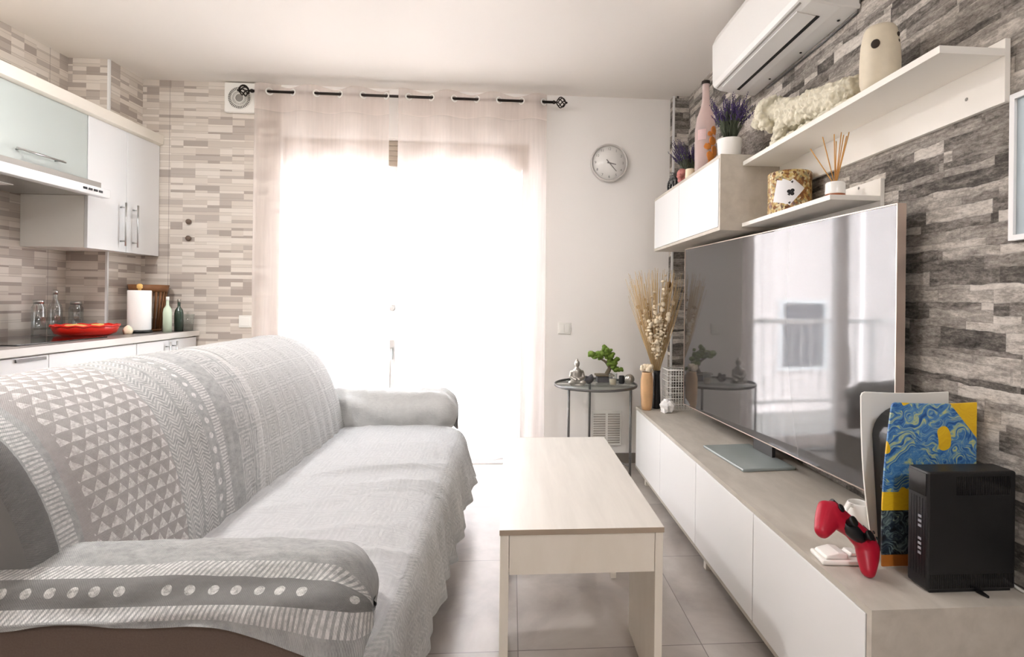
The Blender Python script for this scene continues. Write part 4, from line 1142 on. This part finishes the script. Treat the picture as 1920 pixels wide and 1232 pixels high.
T = thing('game_console', 'upright game console with one white and one blue and yellow plate, behind the black box', 'game console', (1.15, 1.45, zc))
def plate(y, th, x0t, x0b, x1, zt_, mat, label, name='side_plate', lean=0.):
    pts = [(x0b, zc+.003)]
    pts += [(lerp(x0b, x0t, k/10) - .010*sin(pi*k/10), lerp(zc+.003, zt_-.012, k/10)) for k in range(1, 11)]
    pts += [(x0t+.004, zt_-.003), (x0t+.012, zt_)]
    pts += [(lerp(x0t+.02, x1, k/8), zt_ - .004*sin(pi*k/8)) for k in range(9)]
    pts += [(x1, zc+.003)]
    mb = MB(T); mb.prism(pts, 'y', y, y+th); return mb.build(name, mat, T, label=label, bevel=.0012)
plate(1.408, .006, 1.030, 1.008, 1.276, .950, 'artplate', 'side plate printed in abstract blue and yellow', lean=0)
plate(1.508, .006, 1.010, 1.050, 1.278, .962, 'plastic', 'plain white side plate')
# black core with a rounded shoulder
core = [(1.062, zc+.004)] + [(x, z) for x, z in ((1.060, zc+.05), (1.046, zc+.25), (1.040, .84))] + [(1.040 + .09*(1-cos(a)), .84+.085*sin(a)) for a in (pi/2*k/8 for k in range(1, 9))] + [(1.276, .930), (1.276, zc+.004)]
MB(T).prism(core, 'y', 1.418, 1.504).build('core', 'blackgloss', T, bevel=.003)
for z in (.70, .72): MB(T).box(1.0415, 1.0432, 1.455, 1.466, z, z+.008).build('socket', 'black', T)

T = thing('charging_dock', 'white charging dock lying under the red gamepad on the television unit', 'charging dock', (.94, 1.45, zc))
da = R(-6)
MB(T).box(.855, .985, 1.42, 1.50, zc+.0006, zc+.014, rot=da, piv=(.92, 1.46, 0)).build('base', 'plastic', T, bevel=.005)
mb = MB(T); mb.prism([(.862, zc+.0145), (.93, zc+.0145), (.925, zc+.028), (.90, zc+.032), (.866, zc+.024)], 'y', 1.43, 1.49); mb.build('cradle', 'plastic', T, bevel=.004)
mb = MB(T); mb.prism([(.94, zc+.0145), (.975, zc+.0145), (.97, zc+.022), (.945, zc+.024)], 'y', 1.445, 1.485); mb.build('rest', 'plastic', T, bevel=.003)

# gamepad tipped on its side against the dock
xa = Vector((.76, -.02, -.64)).normalized(); na = Vector((.67, -.13, .73)); na = (na - xa*na.dot(xa)).normalized(); e2_ = na.cross(xa); na = na*cos(-.62) + e2_*sin(-.62); yaxis = na.cross(xa)
GM = Matrix((xa, yaxis, na)).transposed()
T = thing('gamepad', 'red gamepad with black sticks leaning on the white charging dock', 'gamepad', (.905, 1.392, zc+.095))
T.rotation_euler = GM.to_euler(); T.scale = (1.12, 1.12, 1.12)
mb = MB(origin=(0, 0, 0))
for k in range(-12, 13):
    t = k/12
    mb.ball((t*.056, .012 - .004*abs(t), -.002*abs(t)), .0195 + .003*abs(t), (1.1, 1.5, 1.0), 14)
for s_ in (-1, 1):
    for k in range(11):
        t = k/10
        mb.ball((s_*(.060+.012*t), .008-.058*t, -.004-.010*t), lerp(.0225, .0155, t*t), (1.55-.3*t, 1.1, 1.0), 14)
o = mb.build('shell', 'red', T, weld=False); remesh_obj(o, .003, 0, 0, 8)
MB().ball((0, -.004, .008), .017, (2.3, 1.1, .9), 16).build('centre_panel', 'black', T)
for s_ in (-1, 1):
    MB().lathe([(0, .012), (.008, .012), (.008, .026), (.0115, .029), (.0115, .035), (.008, .0345), (0, .033)], (s_*.026, -.004, 0), 20).build('thumbstick', 'black', T)
    MB().tube([(s_*.05-.016, .034, .004), (s_*.05+.016, .032, .004)], .008, 8).build('trigger', 'black', T)
MB().ball((-.052, .018, .0215), .010, (1, 1, .35), 12).build('direction_pad', 'black', T)
for k in range(4):
    MB().ball((.052+.010*cos(pi/2*k), .018+.010*sin(pi/2*k), .022), .0042, (1, 1, .5), 10).build('button', 'black', T)
bpy.context.view_layer.update(); dg_ = bpy.context.evaluated_depsgraph_get(); ev = o.evaluated_get(dg_)
zmin = min((ev.matrix_world @ v.co).z for v in ev.data.vertices)
T.location.z += zc + .0008 - zmin


T = thing('mug', 'white round-bodied mug with a loop handle, behind the red gamepad', 'mug', (1.085, 1.63, zc))
gx, gy = 1.083, 1.625
MB(T).lathe([(0, 0), (.024, 0), (.026, .004), (.036, .02), (.043, .045), (.041, .072), (.032, .092), (.029, .096), (.026, .094), (.036, .07), (.038, .045), (.03, .02), (0, .012)], (gx, gy, zc+.0006), 36).build('body', 'ceramic', T)
hd = Vector((-.88, -.47, 0)).normalized()
pts = [Vector((gx, gy, zc)) + hd*r + Vector((0, 0, h)) for r, h in ((.030, .09), (.05, .096), (.068, .085), (.072, .065), (.066, .042), (.052, .022), (.034, .018))]
MB(T).tube(catmull(pts, 5), .0055, 10).build('handle', 'ceramic', T)

mb = MB(origin=(1.0, 3.43, zc))
mb.ball((1.0, 3.43, zc+.038), .046, (1, 1, 1.05), 14, jit=.45); o = mb.build('rock', 'rock')
for v in o.data.vertices:
    if v.co.z < .001: v.co.z = .0008
for p in o.data.polygons: p.use_smooth = False
tag(o, 'small white rough quartz rock on the far end of the television unit', 'rock')

T = thing('vase', 'amber pottery jar with cream dried blossoms at the far corner of the television unit', 'vase', (.89, 3.52, zc))
ax_, ay_ = .889, 3.52
MB(T).lathe([(0, 0), (.030, 0), (.036, .03), (.041, .12), (.040, .20), (.033, .235), (.035, .245), (.030, .245), (.034, .20), (.034, .03), (0, .01)], (ax_, ay_, zc+.0006), 28).build('jar', 'amber', T)
mb = MB(T); rg = random.Random(2)
for k in range(16):
    a = rg.uniform(0, 6.28); r = rg.uniform(0, .034); mb.ball((ax_+r*cos(a), ay_+r*sin(a), zc+.255+rg.uniform(-.005, .04)), rg.uniform(.011, .018), jit=.5, seg=8)
o = mb.build('blossoms', 'petal', T, weld=False); o['kind'] = 'stuff'
T = thing('vase', 'tall slim dark vase between the amber jar and the white wire basket', 'vase', (.965, 3.56, zc))
wx, wy = .966, 3.565
MB(T).lathe([(0, 0), (.026, 0), (.028, .01), (.024, .12), (.021, .22), (.024, .25), (.019, .25), (.017, .22), (0, .2)], (wx, wy, zc+.0006), 24).build('body', 'black', T)
# the dried bunch standing in the slim vase
T = thing('dried_flowers', 'fan of tall dried grasses and blossom sprays standing in the dark slim vase', 'dried flowers', (wx, wy, zc+.21))
rg = random.Random(11); mb = MB(T)
for k in range(190):
    tx = rg.uniform(-.19, .175); ty = rg.uniform(-.06, .12); h = rg.uniform(.52, .73) - abs(tx)*.2
    b = Vector((wx + rg.uniform(-.009, .009), wy + rg.uniform(-.009, .009), zc+.21))
    m = b + Vector((tx*.46, ty*.4, h*.42)); e = b + Vector((tx, ty, h))
    mb.tube([b, m, e], [.002, .0018, .0012], 4)
o = mb.build('grass_stems', 'straw', T, weld=False); o['kind'] = 'stuff'
for k, (tx, ty, h, m_) in enumerate(((-.13, .01, .45, 'strawdark'), (-.02, -.06, .47, 'petal'), (.02, -.06, .57, 'petal'), (-.075, -.05, .36, 'petal'), (.065, -.05, .4, 'petal'), (-.10, -.02, .42, 'petal'), (-.045, -.04, .55, 'petal'), (.045, -.03, .66, 'petal'), (.10, .0, .48, 'petal'), (.01, -.05, .38, 'petal'), (-.07, .03, .5, 'strawdark'), (.08, .04, .6, 'strawdark'))):
    b = Vector((wx, wy, zc+.22)); mb = MB(T)
    m = b + Vector((tx*.4, ty*.4, h*.5)); e = b + Vector((tx, ty, h)); mb.tube([b, m, e], [.002, .0018, .0012], 5)
    for i in range(13):
        t = .3+.7*i/12; q = (b.lerp(m, t*2) if t < .5 else m.lerp(e, t*2-1)) + Vector((rg.uniform(-.014, .014), rg.uniform(-.014, .014), 0))
        mb.ball(q, rg.uniform(.009, .018), (1, .6, 1.2), 8, jit=.5, rot=Matrix.Rotation(rg.uniform(0, 3), 3, 'X'))
    mb.build('blossom_spray', m_, T, weld=False)
T = thing('wire_basket', 'white wire basket beside the dried flowers at the far end of the television unit', 'basket', (1.10, 3.56, zc))
mb = MB(T); a0, a1, b0, b1, h0, h1 = 1.02, 1.185, 3.49, 3.615, zc+.0025, zc+.262
for z in frange(h0, h1, 7): mb.tube([(a0, b0, z), (a1, b0, z), (a1, b1, z), (a0, b1, z), (a0, b0, z)], .0024, 6)
for x in frange(a0, a1, 9):
    mb.tube([(x, b0, h1), (x, b0, h0), (x, b1, h0), (x, b1, h1)], .0018, 5)
for y in frange(b0, b1, 6):
    mb.tube([(a0, y, h1), (a0, y, h0), (a1, y, h0), (a1, y, h1)], .0018, 5)
mb.build('mesh', 'plastic', T, weld=False)
MB(T).tube([(a0, b0, h1), (a1, b0, h1), (a1, b1, h1), (a0, b1, h1), (a0, b0, h1)], .005, 8).build('rim', 'plastic', T)
tag(MB(origin=(1.285, 1.25, zc)).tube(catmull([(XW-.012, 1.36, zc+.06), (XW-.014, 1.33, zc+.02), (XW-.017, 1.29, zc+.0045), (XW-.018, 1.25, zc+.0045), (XW-.010, 1.222, zc+.0045)], 5), .0035, 8).build('cable', 'plastic'), 'white cable between the black box and the stone wall', 'cable')

# picture on the right wall
T = thing('picture_frame', 'white picture frame on the stone wall at the right, above the black box', 'picture', (XW-.01, 1.1, 1.57))
mb = MB(T); fy0_, fy1_, fz0, fz1 = .90, 1.318, 1.383, 1.758
mb.box(XW-.02, XW-.0005, fy0_, fy0_+.014, fz0, fz1); mb.box(XW-.02, XW-.0005, fy1_-.014, fy1_, fz0, fz1); mb.box(XW-.02, XW-.0005, fy0_+.014, fy1_-.014, fz0, fz0+.014); mb.box(XW-.02, XW-.0005, fy0_+.014, fy1_-.014, fz1-.014, fz1)
mb.build('frame', 'white', T); MB(T).box(XW-.012, XW-.001, fy0_+.0145, fy1_-.0145, fz0+.0145, fz1-.0145).build('print', 'picture', T)

# ================================================================== SIDE TABLE
stx, sty, stz = .585, 3.742, .640
T = thing('side_table', 'round glass side table on thin grey legs in front of the plain wall', 'side table', (stx, sty, 0))
MB(T).lathe([(0, -.008), (.277, -.008), (.277, 0), (0, 0)], (stx, sty, stz), 64).build('glass_top', 'tableglass', T)
MB(T).lathe([(.2775, -.014), (.285, -.014), (.287, -.006), (.285, .002), (.2775, .002), (.2775, -.014)], (stx, sty, stz), 64).build('rim', 'gunmetal', T)
for dx_l, dy_l in ((-.205, -.19), (.205, -.19), (0, .272), (-.003, -.279)):
    if dy_l == -.279: continue
    MB(T).tube([(stx+dx_l, sty+dy_l, .0005), (stx+dx_l, sty+dy_l, stz-.0145)], .0085, 10).build('leg', 'gunmetal', T)
MB(T).tube([(stx-.205, sty-.19, .12), (stx, sty+.272, .12), (stx+.205, sty-.19, .12)], .006, 8).build('brace', 'gunmetal', T)

sz_ = stz + .0008
bx_, by_ = .445, 3.66
mb = MB(origin=(bx_, by_, sz_))
mb.ball((bx_, by_, sz_+.026), .03, (1.55, 1.2, .85), 14); mb.ball((bx_-.035, by_-.02, sz_+.02), .02, (1.3, 1, .9), 12); mb.ball((bx_+.035, by_-.02, sz_+.02), .02, (1.3, 1, .9), 12)
chain(mb, [(bx_, by_, sz_+.04), (bx_, by_, sz_+.085)], [.030, .034], 6); mb.ball((bx_-.033, by_, sz_+.088), .015, seg=10); mb.ball((bx_+.033, by_, sz_+.088), .015, seg=10)
for s_ in (-1, 1): chain(mb, [(bx_+s_*.038, by_, sz_+.085), (bx_+s_*.045, by_-.008, sz_+.055), (bx_+s_*.012, by_-.034, sz_+.042)], [.012, .011, .009], 5)
chain(mb, [(bx_, by_, sz_+.11), (bx_, by_, sz_+.125)], [.012, .012], 3); mb.ball((bx_, by_, sz_+.146), .021, (.92, 1, 1.15), 14); mb.ball((bx_, by_+.002, sz_+.172), .009, seg=8)
mb.prism([(bx_-.046, by_-.032), (bx_+.046, by_-.032), (bx_+.046, by_+.032), (bx_-.046, by_+.032)], 'z', sz_, sz_+.006)
o = mb.build('seated_figurine', 'silver', weld=False); remesh_obj(o, .0035, .004, .012, 2); tag(o, 'silver seated meditating figurine on the left of the glass side table', 'figurine')
mb = MB(origin=(.53, 3.73, sz_)); mb.ball((.535, 3.73, sz_+.026), .030, (1.1, .9, .85), 12, jit=.4); mb.ball((.553, 3.725, sz_+.05), .015, seg=10, jit=.4); mb.ball((.515, 3.725, sz_+.045), .012, seg=8)
o = mb.build('stone_ornament', 'darkstone', weld=False); remesh_obj(o, .004, .004, .01, 1)
tag(o, 'dark grey lumpy stone ornament right of the silver figurine', 'ornament')
# bonsai
T = thing('bonsai', 'small bonsai tree with a leaning green crown on the glass side table', 'bonsai', (.655, 3.80, sz_))
ux_, uy_ = .655, 3.80
MB(T).prism([(ux_-.055, uy_-.04), (ux_+.055, uy_-.04), (ux_+.055, uy_+.04), (ux_-.055, uy_+.04)], 'z', sz_, sz_+.045).build('pot', 'darkstone', T, bevel=.006)
MB(T).prism([(ux_-.065, uy_-.048), (ux_+.065, uy_-.048), (ux_+.065, uy_+.048), (ux_-.065, uy_+.048)], 'z', sz_+.0455, sz_+.056).build('pot_rim', 'bark', T, bevel=.004)
mb = MB(T); chain(mb, [(ux_+.02, uy_, sz_+.058), (ux_+.04, uy_, sz_+.10), (ux_+.012, uy_, sz_+.14), (ux_-.03, uy_, sz_+.165)], [.017, .014, .010, .006], 8)
chain(mb, [(ux_+.035, uy_, sz_+.105), (ux_+.06, uy_, sz_+.125)], [.008, .005], 5); o = mb.build('trunk', 'bark', T, weld=False); remesh_obj(o, .004, .004, .012, 1)
mb = MB(T); rg = random.Random(5)
for c, r, n in (((ux_+.0, uy_, sz_+.20), .045, 26), ((ux_-.045, uy_, sz_+.185), .03, 16), ((ux_-.085, uy_, sz_+.20), .018, 8), ((ux_+.04, uy_, sz_+.17), .035, 18), ((ux_+.062, uy_, sz_+.13), .030, 16), ((ux_+.075, uy_, sz_+.09), .024, 12)):
    for k in range(n):
        d = Vector((rg.gauss(0, .5), rg.gauss(0, .5), rg.gauss(0, .35)))*r
        mb.ball(Vector(c)+d, rg.uniform(.013, .021), (1, 1, .8), 8, jit=.6)
o = mb.build('foliage', 'leaf', T, weld=False); o['kind'] = 'stuff'
T = thing('candle_glass', 'small clear glass of pale sand in front of the bonsai', 'glass', (.69, 3.66, sz_))
MB(T).lathe([(0, .0), (.024, .0), (.030, .08), (.028, .08), (.0228, .004), (0, .004)], (.69, 3.66, sz_), 24).build('glass', 'glass', T)
MB(T).lathe([(0, .0045), (.0222, .0045), (.0245, .04), (0, .042)], (.69, 3.66, sz_), 24).build('sand', 'petal', T)
tag(MB(origin=(.765, 3.72, sz_)).lathe([(0, 0), (.018, 0), (.019, .004), (.019, .05), (.017, .054), (0, .052)], (.765, 3.735, sz_), 20).build('candle', 'ink'), 'short black candle between the sand glass and the silver ball', 'candle')
tag(MB(origin=(.80, 3.70, sz_)).ball((.812, 3.70, sz_+.0355), .035, seg=24).build('ball', 'silver'), 'shiny silver ball on the right edge of the glass side table', 'ball')

# ================================================================== LIGHT
def ceiling_lamp(x, y, label, m):
    T = thing('ceiling_lamp', label, 'ceiling lamp', (x, y, ZC))
    MB(T).lathe([(0, -.0005), (.165, -.0005), (.165, -.02), (0, -.02)], (x, y, ZC), 40).build('mount', 'plastic', T)
    MB(T).lathe([(.16, -.0205), (.158, -.045), (.13, -.062), (.07, -.07), (0, -.072)], (x, y, ZC), 40).build('diffuser', m, T)
ceiling_lamp(-.25, 2.36, 'round lit ceiling lamp above the middle of the room', 'lampglow')
ceiling_lamp(-1.95, 1.80, 'added round fill lamp, out of view on the ceiling at the kitchen side', 'kitchenfill')  # added out of view to brighten the kitchen tiles and cabinets
ceiling_lamp(.75, -1.2, 'added round fill lamp, out of view on the ceiling behind the viewer', 'rearfill')  # added out of view as fill for surfaces that face the camera

w = bpy.data.worlds.new('World'); scene.world = w; w.use_nodes = True
bg = w.node_tree.nodes['Background']; bg.inputs[0].default_value = (.80, .90, 1., 1); bg.inputs[1].default_value = 2.9
sd = bpy.data.lights.new('Sun', 'SUN'); sd.energy = 3.2; sd.angle = R(1); sd.color = (1, .98, .97)
so = bpy.data.objects.new('Sun', sd); COL.objects.link(so)
so.rotation_euler = Vector((.25, .75, -.62)).to_track_quat('-Z', 'Y').to_euler()
pt = bpy.data.lights.new('Window portal', 'AREA'); pt.shape = 'RECTANGLE'; pt.size = OX1-OX0; pt.size_y = OZ; pt.cycles.is_portal = True
po = bpy.data.objects.new('Window portal', pt); COL.objects.link(po); po.location = ((OX0+OX1)/2, YB+.26, OZ/2); po.rotation_euler = (R(-90), 0, 0)

# ================================================================== CAMERA
f_, px_, py_, yaw, roll = 1024.52, 1034.44, 560.63, .0732, .0115
cd_ = bpy.data.cameras.new('Camera'); cam = bpy.data.objects.new('Camera', cd_); COL.objects.link(cam)
cam.location = (0, 0, 1.22)
cam.rotation_euler = (Matrix.Rotation(-yaw, 3, 'Z') @ Matrix.Rotation(R(90), 3, 'X') @ Matrix.Rotation(roll, 3, 'Z')).to_euler()
cd_.sensor_fit = 'HORIZONTAL'; cd_.sensor_width = 36; cd_.lens = f_/1920*36
cd_.shift_x = (960-px_)/1920; cd_.shift_y = (py_-616)/1920; cd_.clip_start = .02
scene.camera = cam
vs_ = scene.view_settings
vs_.view_transform = 'Standard'; vs_.look = 'None'; vs_.exposure = 2.5; vs_.gamma = 1.; vs_.use_curve_mapping = False
scene.cycles.use_denoising = True
scene.cycles.max_bounces = 12; scene.cycles.diffuse_bounces = 6; scene.cycles.transparent_max_bounces = 16
scene.cycles.sample_clamp_indirect = 8.
scene.cycles.caustics_reflective = False; scene.cycles.caustics_refractive = False
